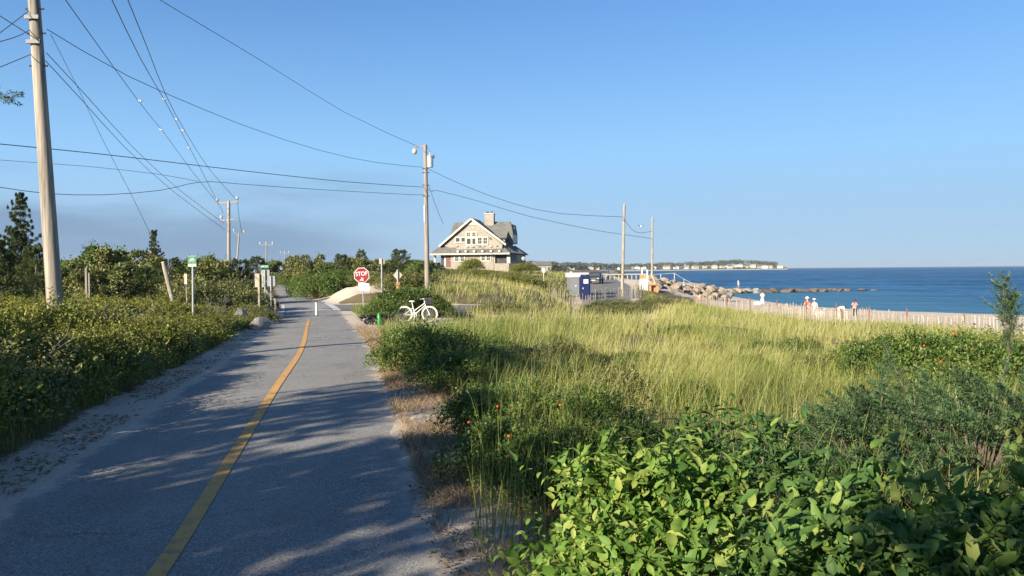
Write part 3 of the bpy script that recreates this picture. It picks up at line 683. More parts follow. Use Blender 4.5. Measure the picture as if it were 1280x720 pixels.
# sign post behind (white square) and diamond seen from behind
def back_sign(label, px, py, Y, w, h, mat, post_mat='metal', square=False, diamond=False, name='road_sign', pxb=None):
    b = gpt(pxb or px, Y); c = at(px, py, Y) - b; root = thing(name, label, 'sign', b, group='road signs')
    post(root, c.z + h * .5, .035, post_mat, (c.x, .0), square)
    poly = [(-w / 2, 0, 0), (0, 0, -h / 2), (w / 2, 0, 0), (0, 0, h / 2)] if diamond else [(-w / 2, 0, -h / 2), (w / 2, 0, -h / 2), (w / 2, 0, h / 2), (-w / 2, 0, h / 2)]
    pan = MB().prism(poly, (0, .008, 0)).build('panel', M[mat], root, loc=(c.x, .05 if post_mat != 'front' else -.05, c.z)); return root, pan, c
r_, p_, c_ = back_sign('small pale square sign on a tall slim post right of the stop sign', 477, 326.5, 41, .29, .28, 'signback', 'metal', pxb=477)
r_, p_, c_ = back_sign('pale diamond sign seen from behind with an orange tag below', 497, 344, 38, .46, .54, 'signback', 'metal', diamond=True)
MB().box((c_.x + .02, -.05, c_.z - .42), (.18, .03, .16)).build('orange_tag', M['orange'], r_); MB().box((c_.x + .03, -.05, c_.z - .58), (.16, .03, .12)).build('pale_tag', M['cream'], r_)
back_sign('cream rectangular sign back on a wooden post left of the path', 323.5, 350.5, 33, .37, .57, 'signback', 'wood', True)
r_, p_, c_ = back_sign('grey sign on a post under the green street name plate', 331, 341, 38, .42, .30, 'signgrey', 'metal')
npz = MB().box((c_.x, -.05, c_.z + .30), (.44, .02, .15)).build('name_plate', M['green'], r_)
obj('lettering', text_mesh('SURF DR', .11, 'white', .002, .8), npz, loc=(c_.x, -.062, c_.z + .30))
back_sign('blank pale grey sign turned to the road behind the street name', 338.5, 351.5, 40, .40, .52, 'signgrey', 'metal')
# green bike route sign
YG = 22.0; b = gpt(240, YG); c = at(240.5, 326.5, YG) - b
root = thing('bike_route_sign', 'green bike route sign with white bicycle on a metal post in the scrub', 'sign', b, group='road signs'); post(root, c.z + .14, .025, 'metal', (c.x, .02))
pan = MB().box((0, 0, 0), (.245, .008, .30)).build('panel', M['green'], root, loc=(c.x, -.02, c.z))
mb = MB(); mb.ring((-.055, -.008, .01), .038, .006, 'y', 16, 4).ring((.055, -.008, .01), .038, .006, 'y', 16, 4)
for a, b_ in (((-.055, .01), (-.015, .07)), ((-.015, .07), (.045, .065)), ((.055, .01), (.04, .09)), ((-.01, .01), (.045, .065)), ((-.055, .01), (-.01, .01)), ((-.01, .01), (-.025, .085)), ((-.045, .088), (-.005, .088)), ((.025, .095), (.05, .09))):
    mb.beam((a[0], -.008, a[1]), (b_[0], -.008, b_[1]), .004, .009)
mb.build('bicycle_symbol', M['white'], pan)
MB().box((0, -.006, -.108), (.22, .004, .062)).build('white_band', M['white'], pan)
obj('lettering', text_mesh('BIKE ROUTE', .045, 'green', .001, .75), pan, loc=(0, -.010, -.108))
for zz in (.143, -.143): MB().box((0, -.005, zz), (.23, .003, .007)).build('border_bar', M['white'], pan)
# marker stake
YK = 23.0; b = gpt(234, YK); c = at(232.5, 350, YK) - b
root = thing('trail_marker', 'narrow cream and blue trail marker on a thin stake', 'marker', b); post(root, c.z, .015, 'wood', (c.x, 0))
MB().box((c.x, -.02, c.z + .03), (.075, .012, .30)).build('cream_plate', M['cream'], root); MB().box((c.x + .01, -.022, c.z - .16), (.08, .012, .08)).build('blue_plate', M['blue'], root)
MB().box((c.x - .045, -.02, c.z + .08), (.012, .014, .2)).build('red_stripe', M['red'], root)
# leaning stub and small weathered post
b = gpt(224, 24); t_ = at(204, 328, 24) - b
root = thing('leaning_post', 'leaning bleached wooden post in the scrub left of the path', 'post', b); MB().tube([(0, 0, -.2), t_ * .5, t_], [.075, .07, .062], 10).build('shaft', M['pole'], root)
MB().tube([t_, t_ + Vector((-.006, 0, .02))], [.064, .05], 10).build('cut_top', M['cream'], root)
b = gpt(108, 30); t_ = at(108, 335, 30) - b
root = thing('grey_post', 'short grey weathered post among the scrub by the left trees', 'post', b); MB().box((0, 0, t_.z / 2 - .1), (.075, .08, t_.z + .2)).build('shaft', M['pole_grey'], root); MB().box((.10, .02, t_.z * .45), (.045, .06, t_.z * .9)).build('side_board', M['pole_grey'], root)
# bollard in the path
q = on_path(395.5, 395); b = Vector(q) + Vector((0, 0, .02)); ht = (at(395.5, 378, b.y) - b).z
root = thing('bollard', 'slim white bollard standing in the middle of the bike path', 'bollard', b)
MB().tube([(0, 0, 0), (0, 0, .02)], .11, 12).build('base_plate', M['dark'], root); MB().tube([(0, 0, .02), (0, 0, ht - .03), (0, 0, ht)], [.05, .05, .035], 12).build('post', M['white'], root); MB().tube([(0, 0, ht * .72), (0, 0, ht * .78)], .052, 12).build('reflective_band', M['cream'], root)
# wooden rail by the left signs
b = gpt(338, 41); root = thing('sloping_rail', 'sloping grey wooden rail beside the left road signs', 'rail', b)
e0, e1 = at(331, 362, 41) - b, at(344, 375, 40) - b; MB().beam(e0, e1, .07, .1).build('rail', M['pole_grey'], root); MB().beam((e0.x, 0, -.2), (e0.x, 0, e0.z), .09).build('post', M['pole_grey'], root); MB().beam((e1.x, -1, -.2), (e1.x, -1, e1.z + .03), .09).build('post', M['pole_grey'], root)

# ---- boulders
M['rock'] = None
def rock_mat(name, lo, hi):
    m, nt, p = nodes(name); n1, n2 = noise(nt, 2.2, 8, .65), noise(nt, 14, 6, .7)
    nt.links.new(mixc(nt, .4, ramp(nt, [(.3, lo), (.68, hi)], n1), ramp(nt, [(.3, lo), (.7, hi)], n2)), p.inputs['Base Color']); p.inputs['Roughness'].default_value = .9; bump(nt, p, mathn(nt, 'ADD', n1, n2), .6, .05); return m
M['rock'] = rock_mat('tan_rock', (.15, .115, .085), (.31, .255, .19)); M['rock_grey'] = rock_mat('grey_rock', (.14, .13, .12), (.30, .275, .245)); M['rock_dark'] = rock_mat('wet_rock', (.045, .035, .028), (.16, .12, .09))
def rock_mesh(seed, mat):
    rng = np.random.default_rng(seed); bm = bmesh.new(); bmesh.ops.create_icosphere(bm, subdivisions=2, radius=.5)
    pl = [(rdir(rng, 1)[0], rng.uniform(.2, .36)) for _ in range(12)]
    for v in bm.verts:
        co = np.array(v.co)
        for n_, d_ in pl:
            e = co @ n_ - d_
            if e > 0: co = co - n_ * e * .97
        co *= 1.25 + rng.normal(0, .012); v.co = co
    me = bpy.data.meshes.new('rock'); bm.to_mesh(me); bm.free(); me.materials.append(M[mat]); me.polygons.foreach_set('use_smooth', [True] * len(me.polygons)); me.set_sharp_from_angle(angle=rad(18)); return me
ROCK = {k: [rock_mesh(20 + i * 7 + s, k) for i in range(5)] for s, k in enumerate(('rock', 'rock_grey', 'rock_dark'))}
def rock(kind, loc, sc, parent=None, name='rock', rz=None):
    return obj(name, random.choice(ROCK[kind]), parent, loc, (random.uniform(-.3, .3), random.uniform(-.3, .3), random.uniform(0, 6.28) if rz is None else rz), sc)
g = gpt(321, 27.0)
tag(rock('rock_grey', (g.x, g.y, g.z + .14), (.85, .8, .75), name='boulder', rz=.4), 'large grey boulder at the left edge of the path', 'boulder', 'path boulders')
g = gpt(299, 28.5)
tag(rock('rock_grey', (g.x, g.y, g.z + .3), (.95, .7, .6), name='boulder', rz=1.2), 'smaller flat grey boulder half hidden by the scrub', 'boulder', 'path boulders')

# ---- white bicycle
M['bike'] = plain('bike_white', (.62, .61, .55), .5, .04, 5); M['black'] = plain('black_plastic', (.02, .022, .024), .5, .2, 8)
YBk = 32.5; gb = gpt(521, YBk); gb.z = at(521, 403, YBk).z - .0
gb.z = max(gb.z, gz(gb.x, gb.y))
root = thing('bicycle', 'all white painted bicycle with a dark front basket, parked before the bush', 'bicycle', gb, rad(-3))
WR = .315; xw = (-.52, .52)
for x in xw:
    w = MB().ring((0, 0, 0), WR, .026, 'y', 40, 6).build('wheel', M['bike'], root, loc=(x, 0, WR + .02)); MB().ring((0, 0, 0), WR - .035, .012, 'y', 40, 4).build('rim', M['bike'], w)
    mb = MB(); mb.tube([(0, -.05, 0), (0, .05, 0)], .022, 8)
    for k in range(18): a = k * math.pi / 9; mb.tube([(0, .02 * (-1) ** k, 0), ((WR - .03) * math.cos(a), 0, (WR - .03) * math.sin(a))], .003, 3, False)
    mb.build('spokes', M['bike'], w)
zc = WR + .02; bbx = (-.10, 0, zc - .02); seat = (-.2, 0, zc + .43); head0, head1 = (.36, 0, zc + .33), (.31, 0, zc + .52)
mb = MB(); mb.tube([bbx, seat], .020, 8); mb.tube([bbx, (.345, 0, zc + .37)], .021, 8); mb.tube([(-.135, 0, zc + .13), (.33, 0, zc + .46)], .019, 8); mb.tube([head0, head1], .024, 8)
for s_ in (-.045, .045): mb.tube([bbx, (xw[0], s_, zc)], .012, 6); mb.tube([(-.165, 0, zc + .26), (xw[0], s_, zc)], .012, 6)
mb.build('frame', M['bike'], root)
mb = MB()
for s_ in (-.045, .045): mb.tube([(xw[1], s_, zc), (.40, s_, zc + .24), (.36, s_ * .4, zc + .33)], .015, 6)
mb.build('fork', M['bike'], root)
mb = MB(); mb.tube([seat, (-.215, 0, zc + .5)], .016, 8).build('seat_post', M['bike'], root)
MB().ball((-.21, 0, zc + .53), (.135, .075, .035)).build('saddle', M['bike'], root)
MB().tube([head1, (.29, 0, zc + .60)], .016, 8).tube([(.18, -.26, zc + .62), (.27, -.2, zc + .63), (.29, 0, zc + .60), (.27, .2, zc + .63), (.18, .26, zc + .62)], .014, 8).build('handlebar', M['bike'], root)
MB().ring((-.10, 0, zc - .02), .085, .012, 'y', 20, 5).tube([(-.10, -.05, zc - .02), (-.09, -.06, zc - .19)], .011, 6).tube([(-.10, .05, zc - .02), (-.11, .06, zc + .15)], .011, 6).tube([(-.02, .02, zc + .06), (xw[0], .03, zc + .04)], .005, 4).tube([(-.02, .02, zc - .10), (xw[0], .03, zc - .04)], .005, 4).build('crankset', M['bike'], root)
for x, y_ in ((-.09, -.10), (-.11, .10)): MB().box((x, y_, zc - .19 if y_ < 0 else zc + .15), (.09, .07, .02)).build('pedal', M['bike'], root)
bk = MB()
for zz in (.42, .5, .58, .66):
    bk.tube([(.36, -.17, zc + zz), (.62, -.17, zc + zz), (.62, .17, zc + zz), (.36, .17, zc + zz), (.36, -.17, zc + zz)], .012, 4)
for k in range(9):
    for y_ in (-.17, .17): bk.tube([(.36 + .26 * k / 8, y_, zc + .42), (.36 + .26 * k / 8, y_, zc + .66)], .007, 4)
    for x in (.36, .62): bk.tube([(x, -.17 + .34 * k / 8, zc + .42), (x, -.17 + .34 * k / 8, zc + .66)], .007, 4)
bk.box((.49, 0, zc + .42), (.25, .33, .012)); bk.build('basket', M['black'], root)
MB().tube([(-.05, .06, zc - .02), (-.02, .17, -.0)], .01, 6).build('kickstand', M['bike'], root)
# dark bundle with a green piece beside the bush
YM = 29.6; g = gpt(471, YM); root = thing('memorial_bundle', 'low dark heap of pots and stems with a bright green piece at the bush foot', 'planter', g); root.scale = (1.3, 1.3, 1.25)
rng = np.random.default_rng(3)
for k in range(5):
    x = -.32 + .16 * k; MB().tube([(x, rng.normal(0, .06), -.02), (x, 0, .11)], [.05, .075], 10).build('pot', M['black'], root)
c_ = np.c_[np.linspace(-.36, .38, 7), rng.normal(0, .05, 7), np.full(7, .17)]
P, D, Nn, Tn = clump_leaves(rng, c_, np.full(7, .10), 60, .06, .8, 1, .1, base_tint=.05, zmin=.01)
obj('dark_stems', scatter(P, D, Nn, .11, .035, Tn, 'diamond', 'dark_stems', M['black']), root)
M['vivid'] = plain('green_plastic', (.006, .2, .03), .4, .1, 5)
MB().tube([(.08, -.12, .02), (.08, -.12, .22), (.07, -.12, .3), (.07, -.12, .36)], [.06, .07, .045, .02], 10).build('green_bottle', M['vivid'], root)

# ---- shingled beach house on the rise
def shingle(name, lo, hi, sc):
    m, nt, p = nodes(name); t = nt.nodes.new('ShaderNodeTexCoord'); br = N(nt, 'ShaderNodeTexBrick', Scale=sc)
    br.inputs['Color1'].default_value = (*lo, 1); br.inputs['Color2'].default_value = (*hi, 1); br.inputs['Mortar'].default_value = (*[x * .55 for x in lo], 1)
    br.inputs['Mortar Size'].default_value = .012; br.inputs['Brick Width'].default_value = .35; br.inputs['Row Height'].default_value = .28
    mp_ = nt.nodes.new('ShaderNodeMapping'); mp_.inputs['Rotation'].default_value = (rad(90), 0, 0); nt.links.new(t.outputs['Object'], mp_.inputs[0]); nt.links.new(mp_.outputs[0], br.inputs['Vector'])
    n1 = noise(nt, .9, 6, .6)
    nt.links.new(mixc(nt, srange(nt, n1, .35, .7, 0, .45), br.outputs['Color'], tuple(x * .8 for x in lo)), p.inputs['Base Color']); p.inputs['Roughness'].default_value = .85
    bump(nt, p, br.outputs['Fac'], .4, -.02); return m
M['shingle'] = shingle('wall_shingle', (.27, .235, .195), (.36, .32, .27), 1.6)
M['roof'] = shingle('roof_shingle', (.12, .12, .11), (.19, .188, .165), 1.5)
M['roof'].node_tree.nodes['Principled BSDF'].inputs['Roughness'].default_value = .9
M['shade_int'] = plain('porch_dark', (.05, .05, .055), .8, .2, 2)
M['doorred'] = plain('door_red', (.12, .04, .035), .5, .2, 2)
YH = 122.0; S_ = YH / F_PX
hc = at(594, 338, YH); hb = Vector((hc.x, YH, 1.45)); house = thing('beach_house', 'large shingled beach house with a front gable and wraparound porch on the dune', 'house', hb, rad(-9))
def hx(px): return (px - 594) * S_ / math.cos(rad(9))
def hz(py): return EYE + (338.2 - py) * S_ - hb.z
# local frame: -Y is the front
fx0, fx1 = hx(561), hx(634); eave = hz(316.5)
MB().box(((hx(563) + hx(617)) / 2, 4.0, (eave - 1.6) / 2), (hx(617) - hx(563), 7.6, eave + 1.6)).build('ground_floor_wall', M['shingle'], house)
# left open porch: deck, posts, back wall, door
MB().box(((hx(541) + hx(562.6)) / 2, 3.5, (hz(333) - 1.4) / 2), (hx(562.6) - hx(541), 6.2, hz(333) + 1.4)).build('porch_deck', M['shingle'], house)
MB().box(((hx(541) + hx(562.6)) / 2, 4.9, eave / 2 + .3), (hx(562.6) - hx(541), .2, eave - .7)).build('porch_back_wall', M['shade_int'], house)
for px in (542, 555): MB().box((hx(px), .55, (hz(333) + eave) / 2), (.28, .28, eave - hz(333))).build('porch_post', M['trim'], house)
dr = MB().box((hx(559.8), .35, (hz(333.5) + eave) / 2 - .15), (.85, .1, eave - hz(333.5) - .35)).build('door', M['doorred'], house); MB().box((hx(559.8) + .3, .27, hz(326)), (.06, .06, .12)).build('handle', M['metal'], dr)
for px in (546, 550.5): MB().box((hx(px), 4.7, hz(325)), (.55, .1, 1.5)).build('porch_window', M['glass'], house)
# right screened porch
MB().box(((hx(617.5) + hx(636)) / 2, 4.2, (hz(329.8) - 1.8) / 2), (hx(636) - hx(617.5), 8.0, hz(329.8) + 1.8)).build('porch_base', M['shingle'], house)
MB().prism([(hx(636), .1, -1.8), (hx(644), 1.4, -1.8), (hx(649), 3.6, -1.8), (hx(649), 8, -1.8), (hx(636), 8.3, -1.8)], (0, 0, hz(329.8) + 1.8)).build('bay_base', M['shingle'], house)
MB().box(((hx(618) + hx(635)) / 2, .7, (hz(329.5) + eave) / 2), (hx(635) - hx(618), .05, eave - hz(329.5))).build('screen', M['shade_int'], house)
for px in (617.4, 634.2, 636.4): MB().box((hx(px), .45, (hz(329.8) + eave) / 2), (.26, .26, eave - hz(329.8))).build('porch_post', M['trim'], house)
MB().prism([(hx(637), .8, 0), (hx(644), 1.9, 0), (hx(648), 3.8, 0), (hx(648), 7.8, 0), (hx(637), 7.8, 0)], (0, 0, eave - hz(329.6))).build('bay_wall', M['shingle'], house, loc=(0, 0, hz(329.6)))
for a, b_ in (((637.8, .92), (640.6, 1.36)), ((641.2, 1.46), (643.6, 1.84)), ((644.4, 2.1), (646, 2.9)), ((646.4, 3.1), (647.8, 3.7))):
    MB().beam((hx(a[0]), a[1] - .06, (hz(327.5) + eave) / 2), (hx(b_[0]), b_[1] - .06, (hz(327.5) + eave) / 2), .08, 1.15).build('bay_window', M['glass'], house)
# skirt roof round the ground floor
zt, ze = hz(306), hz(316.8)
def skirt(pts): return MB().add(pts, [(0, 1, 2, 3)])
o0, o1 = hx(537.5), hx(638)
V_ = [(o0, -.5, ze), (o1, -.5, ze), (hx(629), 1.35, hz(309.5)), (hx(549), 2.2, zt + .25), (hx(651), 3.2, ze - .15), (hx(651), 9, ze - .15), (hx(634), 8.5, zt), (o0, 8.8, ze), (hx(546), 8, zt)]
sk = MB(); sk.add(V_, [(0, 1, 2, 3), (1, 4, 6, 2), (4, 5, 6), (7, 0, 3, 8)]); sk.add([(x, y, z - .14) for x, y, z in V_], [(3, 2, 1, 0), (2, 6, 4, 1), (6, 5, 4), (8, 3, 0, 7)]); sk.build('skirt_roof', M['roof'], house)
MB().beam((o0, -.53, ze - .12), (o1, -.53, ze - .12), .08, .24).build('eave_board', M['trim'], house)
for px in (573, 583, 593.5, 604, 614.5, 625): MB().box((hx(px), -.25, ze + .28), (.34, .5, .34)).build('bracket_block', M['trim'], house)
# gable front
ap, gl, gr = (hx(588), hz(273.2)), (hx(548.5), hz(306)), (hx(629.5), hz(305))
gw = MB(); gw.prism([(gl[0] + .35, 1.2, gl[1] - .1), (hx(569), 1.2, hz(311.5)), (hx(627), 1.2, hz(311)), (gr[0] - .35, 1.2, gr[1] - .1), (ap[0], 1.2, ap[1] - .25)], (0, 6.5, 0)); gw.build('gable_wall', M['shingle'], house)
MB().box(((hx(569) + hx(627)) / 2, .98, hz(309.3)), (hx(627) - hx(569), .5, .55)).build('balcony_wall', M['shingle'], house)
for e0, e1, nm in ((gl, ap, 'gable_roof'), (gr, ap, 'gable_roof')):
    v0, v1 = Vector((e0[0], 0, e0[1])), Vector((e1[0], 0, e1[1])); dirv = (v1 - v0).normalized(); v0 = v0 - dirv * .25
    nn = Vector((-dirv.z, 0, dirv.x)); nn = nn if nn.z > 0 else -nn
    rf = MB().prism([v0 + Vector((0, .8, 0)), v1 + Vector((0, .8, 0)), v1 + nn * .16 + Vector((0, .8, 0)), v0 + nn * .16 + Vector((0, .8, 0))], (0, 6.6, 0)).build(nm, M['roof'], house)
    MB().prism([v0 + Vector((0, .74, -.2)), v1 + Vector((0, .74, -.2)), v1 + nn * .14 + Vector((0, .74, 0)), v0 + nn * .14 + Vector((0, .74, 0))], (0, .057, 0)).build('rake_board', M['trim'], rf)
MB().prism([(hx(580), 1.12, hz(281)), (hx(596.5), 1.12, hz(281)), (ap[0], 1.12, ap[1] - .22)], (0, .077, 0)).build('gable_peak', M['trim'], house)
# main cross roof, ridge along x
rz_, re_ = hz(275.8), hz(298.5)
xa, xb = hx(555.5), hx(630)
MB().prism([(xa, 2.6, re_), (xa, 7.0, rz_), (xa, 7.0, rz_ + .16), (xa, 2.45, re_ + .14)], (xb - xa, 0, 0)).build('main_roof_front', M['roof'], house)
MB().prism([(xa, 7.0, rz_), (xa, 11.4, re_), (xa, 11.5, re_ + .14), (xa, 7.0, rz_ + .16)], (xb - xa, 0, 0)).build('main_roof_back', M['roof'], house)
MB().prism([(xa + .3, 2.7, zt - .4), (xa + .3, 2.9, re_ + .1), (xa + .3, 7.0, rz_ - .1), (xa + .3, 11.2, re_ + .1), (xa + .3, 11.2, zt - .4)], (xb - xa - .6, 0, 0)).build('upper_wall', M['shingle'], house)
MB().prism([(xb - .28, 3.0, re_), (xb - .28, 7.0, rz_ - .05), (xb - .28, 11, re_)], (.2, 0, 0)).build('end_gable_trim', M['trim'], house)
MB().prism([(xb - .1, 4.2, hz(304)), (xb + .75, 4.2, hz(304)), (xb + .75, 4.2, hz(290)), (xb + .5, 4.2, hz(279)), (xb - .1, 4.2, hz(277.5))], (0, 5, 0)).build('side_dormer', M['roof'], house)
for yy in (5.2, 7.2): MB().box((xb + .77, yy, hz(298)), (.06, 1.1, 1.3)).build('dormer_window', M['glass'], house)
MB().box((xb + .6, 6.5, hz(285)), (.06, .8, .8)).build('dormer_window', M['glass'], house)
# chimney
ch = MB().box(((hx(597) + hx(609)) / 2, 6.6, (hz(280) + hz(264.5)) / 2), (hx(609) - hx(597), 1.2, hz(264.5) - hz(280))).build('chimney', M['shingle'], house)
MB().box(((hx(597) + hx(609)) / 2, 6.6, hz(264.2)), (hx(609.6) - hx(596.4), 1.35, .16)).build('chimney_cap', M['trim'], ch)
for px in (600, 606): MB().tube([(hx(px), 6.6, hz(264)), (hx(px), 6.6, hz(261.5))], [.2, .24], 10).build('chimney_pot', M['dark'], ch)
def window(px0, px1, py0, py1, y, rail=True):
    x0, x1, z0, z1 = hx(px0), hx(px1), hz(py1), hz(py0); cx_, cz_ = (x0 + x1) / 2, (z0 + z1) / 2; w, h = x1 - x0, z1 - z0
    fr_ = MB(); t = .19
    fr_.box((cx_, y - .04, z1 + t / 2), (w + 2 * t, .12, t)); fr_.box((cx_, y - .04, z0 - t / 2), (w + 2 * t, .12, t)); fr_.box((x0 - t / 2, y - .04, cz_), (t, .12, h)); fr_.box((x1 + t / 2, y - .04, cz_), (t, .12, h))
    o = fr_.build('window', M['trim'], house)
    MB().box((cx_, y - .01, cz_), (w, .03, h)).build('pane', M['glass'], o)
    if rail: MB().box((cx_, y - .045, cz_), (w, .04, .05)).build('sash_rail', M['trim'], o); MB().box((cx_, y - .045, cz_), (.04, .036, h)).build('glazing_bar', M['trim'], o)
for q_ in ((582, 586, 290.6, 295.2), (589, 593, 290.6, 295.2)): window(*q_, 1.2, True)
for q_ in ((582, 586.6, 298.2, 305.2), (589, 592.8, 298.2, 305.2)): window(*q_, 1.2, False)
for q_ in ((568, 572.6, 297.2, 301.9), (575, 579.4, 297.2, 301.9)): window(*q_, 1.2, False)
for q_ in ((596, 600.6, 297.2, 304.8), (603, 607.6, 297.2, 304.8)): window(*q_, 1.2)
for q_ in ((568.6, 572.8, 319.2, 326.3), (575.4, 579.6, 319.2, 326.3), (602, 606, 319.2, 326), (608.6, 612.6, 319.2, 326)): window(*q_, .2)
MB().tube([(hx(611), 1.1, hz(299)), (hx(611.8), .9, hz(297.6))], .07, 6).build('wall_lamp', M['dark'], house)
for px, py in ((570, 309), (583, 310), (590, 310), (598, 309.4), (604, 309.5), (613, 310), (620, 309)): MB().ball((hx(px), .68, hz(py) + .16), (.3, .16, .14), 7, 5).build('balcony_cushion', M['trim' if px % 2 else 'signback'], house)
MB().ball((hx(652), 2.0, hz(324)), (.34, .08, .34)).beam((hx(648), 2.3, hz(329)), (hx(652), 2.05, hz(324)), .08).build('satellite_dish', M['signgrey'], house)

# ---- sand fences: every slat its own part
M['slat'] = plain('fence_slat', (.29, .235, .175), .85, .3, 4, stretch=(1, 1, .1)); M['slat_pale'] = plain('pale_slat', (.36, .315, .26), .85, .25, 4, stretch=(1, 1, .1)); M['fpost'] = plain('fence_post', (.16, .085, .06), .85, .3, 8)
def slat_mesh(w, h, t, mat):
    return MB().box((0, 0, h / 2), (w, t, h)).mesh('slat', M[mat])
SL = [slat_mesh(.06, 1.2, .012, 'slat'), slat_mesh(.066, 1.22, .012, 'slat_pale'), slat_mesh(.052, 1.17, .012, 'slat'), slat_mesh(.062, 1.15, .012, 'slat_pale')]
def sand_fence(label, pts, step, post_every, post_h=1.35, sink=.05, post_mat='fpost', sag=.05):
    P = densify(np.array([(x, y, 0, 0) for x, y in pts], float), .3)[:, :2]; s = np.r_[0, np.cumsum(np.hypot(*np.diff(P, axis=0).T))]
    g0 = Vector((P[0, 0], P[0, 1], gz(*P[0]))); root = thing('sand_fence', label, 'fence', g0, group='sand fences')
    u = np.arange(0, s[-1], step); X, Y = np.interp(u, s, P[:, 0]), np.interp(u, s, P[:, 1]); Z = terrain(X, Y); r_ = random.Random(len(u))
    zs = Z - sink + sag * np.sin(u * .7) + .04 * np.sin(u * 2.3)
    for k in range(len(u)):
        a = math.atan2(P[min(int(len(P) * u[k] / s[-1]) + 1, len(P) - 1), 1] - Y[k], P[min(int(len(P) * u[k] / s[-1]) + 1, len(P) - 1), 0] - X[k]) if k < len(u) - 3 else a
        obj('slat', r_.choice(SL), root, (X[k] - g0.x, Y[k] - g0.y, zs[k] - g0.z), (r_.gauss(0, .05), r_.gauss(0, .06), a), (1, 1, r_.uniform(.86, 1.06)))
    for zz in (.25, .62, 1.0):
        MB().tube([(X[k] - g0.x, Y[k] - g0.y + .012, zs[k] - g0.z + zz) for k in range(0, len(u), 3)], .006, 4).build('twisted_wire', M['wire'], root)
    for v in np.arange(.4, s[-1], post_every):
        x, y = np.interp(v, s, P[:, 0]), np.interp(v, s, P[:, 1]); z = gz(x, y)
        MB().tube([(x - g0.x, y - g0.y + .08, z - g0.z - .3), (x - g0.x + r_.gauss(0, .03), y - g0.y + .08, z - g0.z + post_h * r_.uniform(.92, 1.1))], [.06, .05], 8).build('post', M[post_mat], root)
def fx(px, Y): return (at(px, 370, Y).x, Y)
sand_fence('long slatted sand fence with dark posts between grass and beach', [fx(1300, 48), fx(1225, 50), fx(1150, 52), fx(1067, 58), fx(1000, 64), fx(920, 72), fx(872, 79)], .2, 3.6, 1.4)
sand_fence('shorter slatted sand fence row in front of the beach people', [fx(1062, 54.5), fx(1020, 56), fx(985, 58.5), fx(960, 61)], .19, 40, 1.0, .12)
sand_fence('pale slatted sand fence in front of the blue portable toilet', [fx(687, 70), fx(720, 71), fx(745, 72)], .15, 2.3, 1.1, .1, 'pole')
sand_fence('weathered slatted sand fence at the edge of the street', [fx(742, 75), fx(765, 78), fx(790, 80), fx(806, 83)], .2, 2.2, 1.3, .0, 'pole_grey', .12)

# ---- boulders: revetment below the street and the groin into the sea
root = thing('boulder_revetment', 'heap of tan boulders banked up below the railing', 'boulder bank', (at(830, 350, 112).x, 112, -.5))
rl = root.location; rr_ = random.Random(4)
for k in range(95):
    t = rr_.random(); s_ = rr_.random()
    x = np.interp(t, [0, .5, 1], [17.8, 22.5, 30.5]) + rr_.gauss(0, .5); y = 106 + 18 * t - 7 * s_ * 1.0; z = np.interp(t, [0, .4, 1], [.15, .15, -1.3]) * (1 - s_) + s_ * -2.5
    sc = rr_.uniform(.75, 1.6); rock('rock' if rr_.random() < .75 else 'rock_grey', (x - rl.x + s_ * 2.2, y - rl.y, z - rl.z), (sc * 1.15, sc, sc * .8), root)
root = thing('rock_groin', 'low rock groin running out into the blue water', 'rock groin', (at(850, 360, 168).x, 168, SEA_Z)); rl = root.location
for k in range(64):
    t = k / 63; px = 838 + (1062 - 838) * t + rr_.gauss(0, 1.2)
    if .60 < t < .635 or .72 < t < .745: continue
    Y = 160 + 18 * t + rr_.gauss(0, .7); v = at(px, 360, Y); sc = rr_.uniform(1.3, 2.3) * (1 - .35 * max(0, t - .6)); kind = 'rock' if t < .42 else ('rock_grey' if t < .5 else 'rock_dark')
    rock(kind, (v.x - rl.x, Y - rl.y, np.interp(t, [0, .25, .5, 1], [1.2, .6, .3, .05]) + rr_.uniform(-.15, .25)), (sc * 1.4, sc, sc * .58), root)
for px, Y in ((1092, 180), (1080, 178)): v = at(px, 360, Y); rock('rock_dark', (v.x - rl.x, Y - rl.y, .05), (3.0, 1.6, .8), root)
M['foam'] = plain('sea_foam', (.75, .78, .80), .8, .1, 2)
# ---- railing at the revetment and guard rail on the street
ra = [(805, 344.5, 128), (826, 342.5, 122), (843, 341.5, 116), (855, 349, 116), (868, 355.5, 116)]
b0 = at(826, 350, 122); root = thing('metal_railing', 'pale metal railing stepping down beside the boulders', 'railing', (b0.x, 122, gz(b0.x, 122)))
tp = [at(*q) - root.location for q in ra]
MB().tube(tp, .05, 8).build('handrail', M['metal'], root)
for q in tp[1:]: MB().tube([q, q - Vector((0, 0, 1.3 if q.z > -.3 else 1.1))], .055, 8).build('rail_post', M['metal'], root)
g0 = gpt(775, 140); root = thing('guard_rail', 'low pale wooden guard rail on the far side of the street', 'guard rail', g0)
for px in np.linspace(757, 806, 10):
    v = at(px, 345, 138); MB().box((v.x - g0.x, -2, at(px, 344, 138).z - g0.z - .3), (.16, .2, .9)).build('rail_post', M['signback'], root)
e0, e1 = at(754, 343.3, 138) - g0, at(808, 342.6, 138) - g0; MB().beam(e0 + Vector((0, -.18, 0)), e1 + Vector((0, -.18, 0)), .1, .2).build('rail', M['signback'], root)
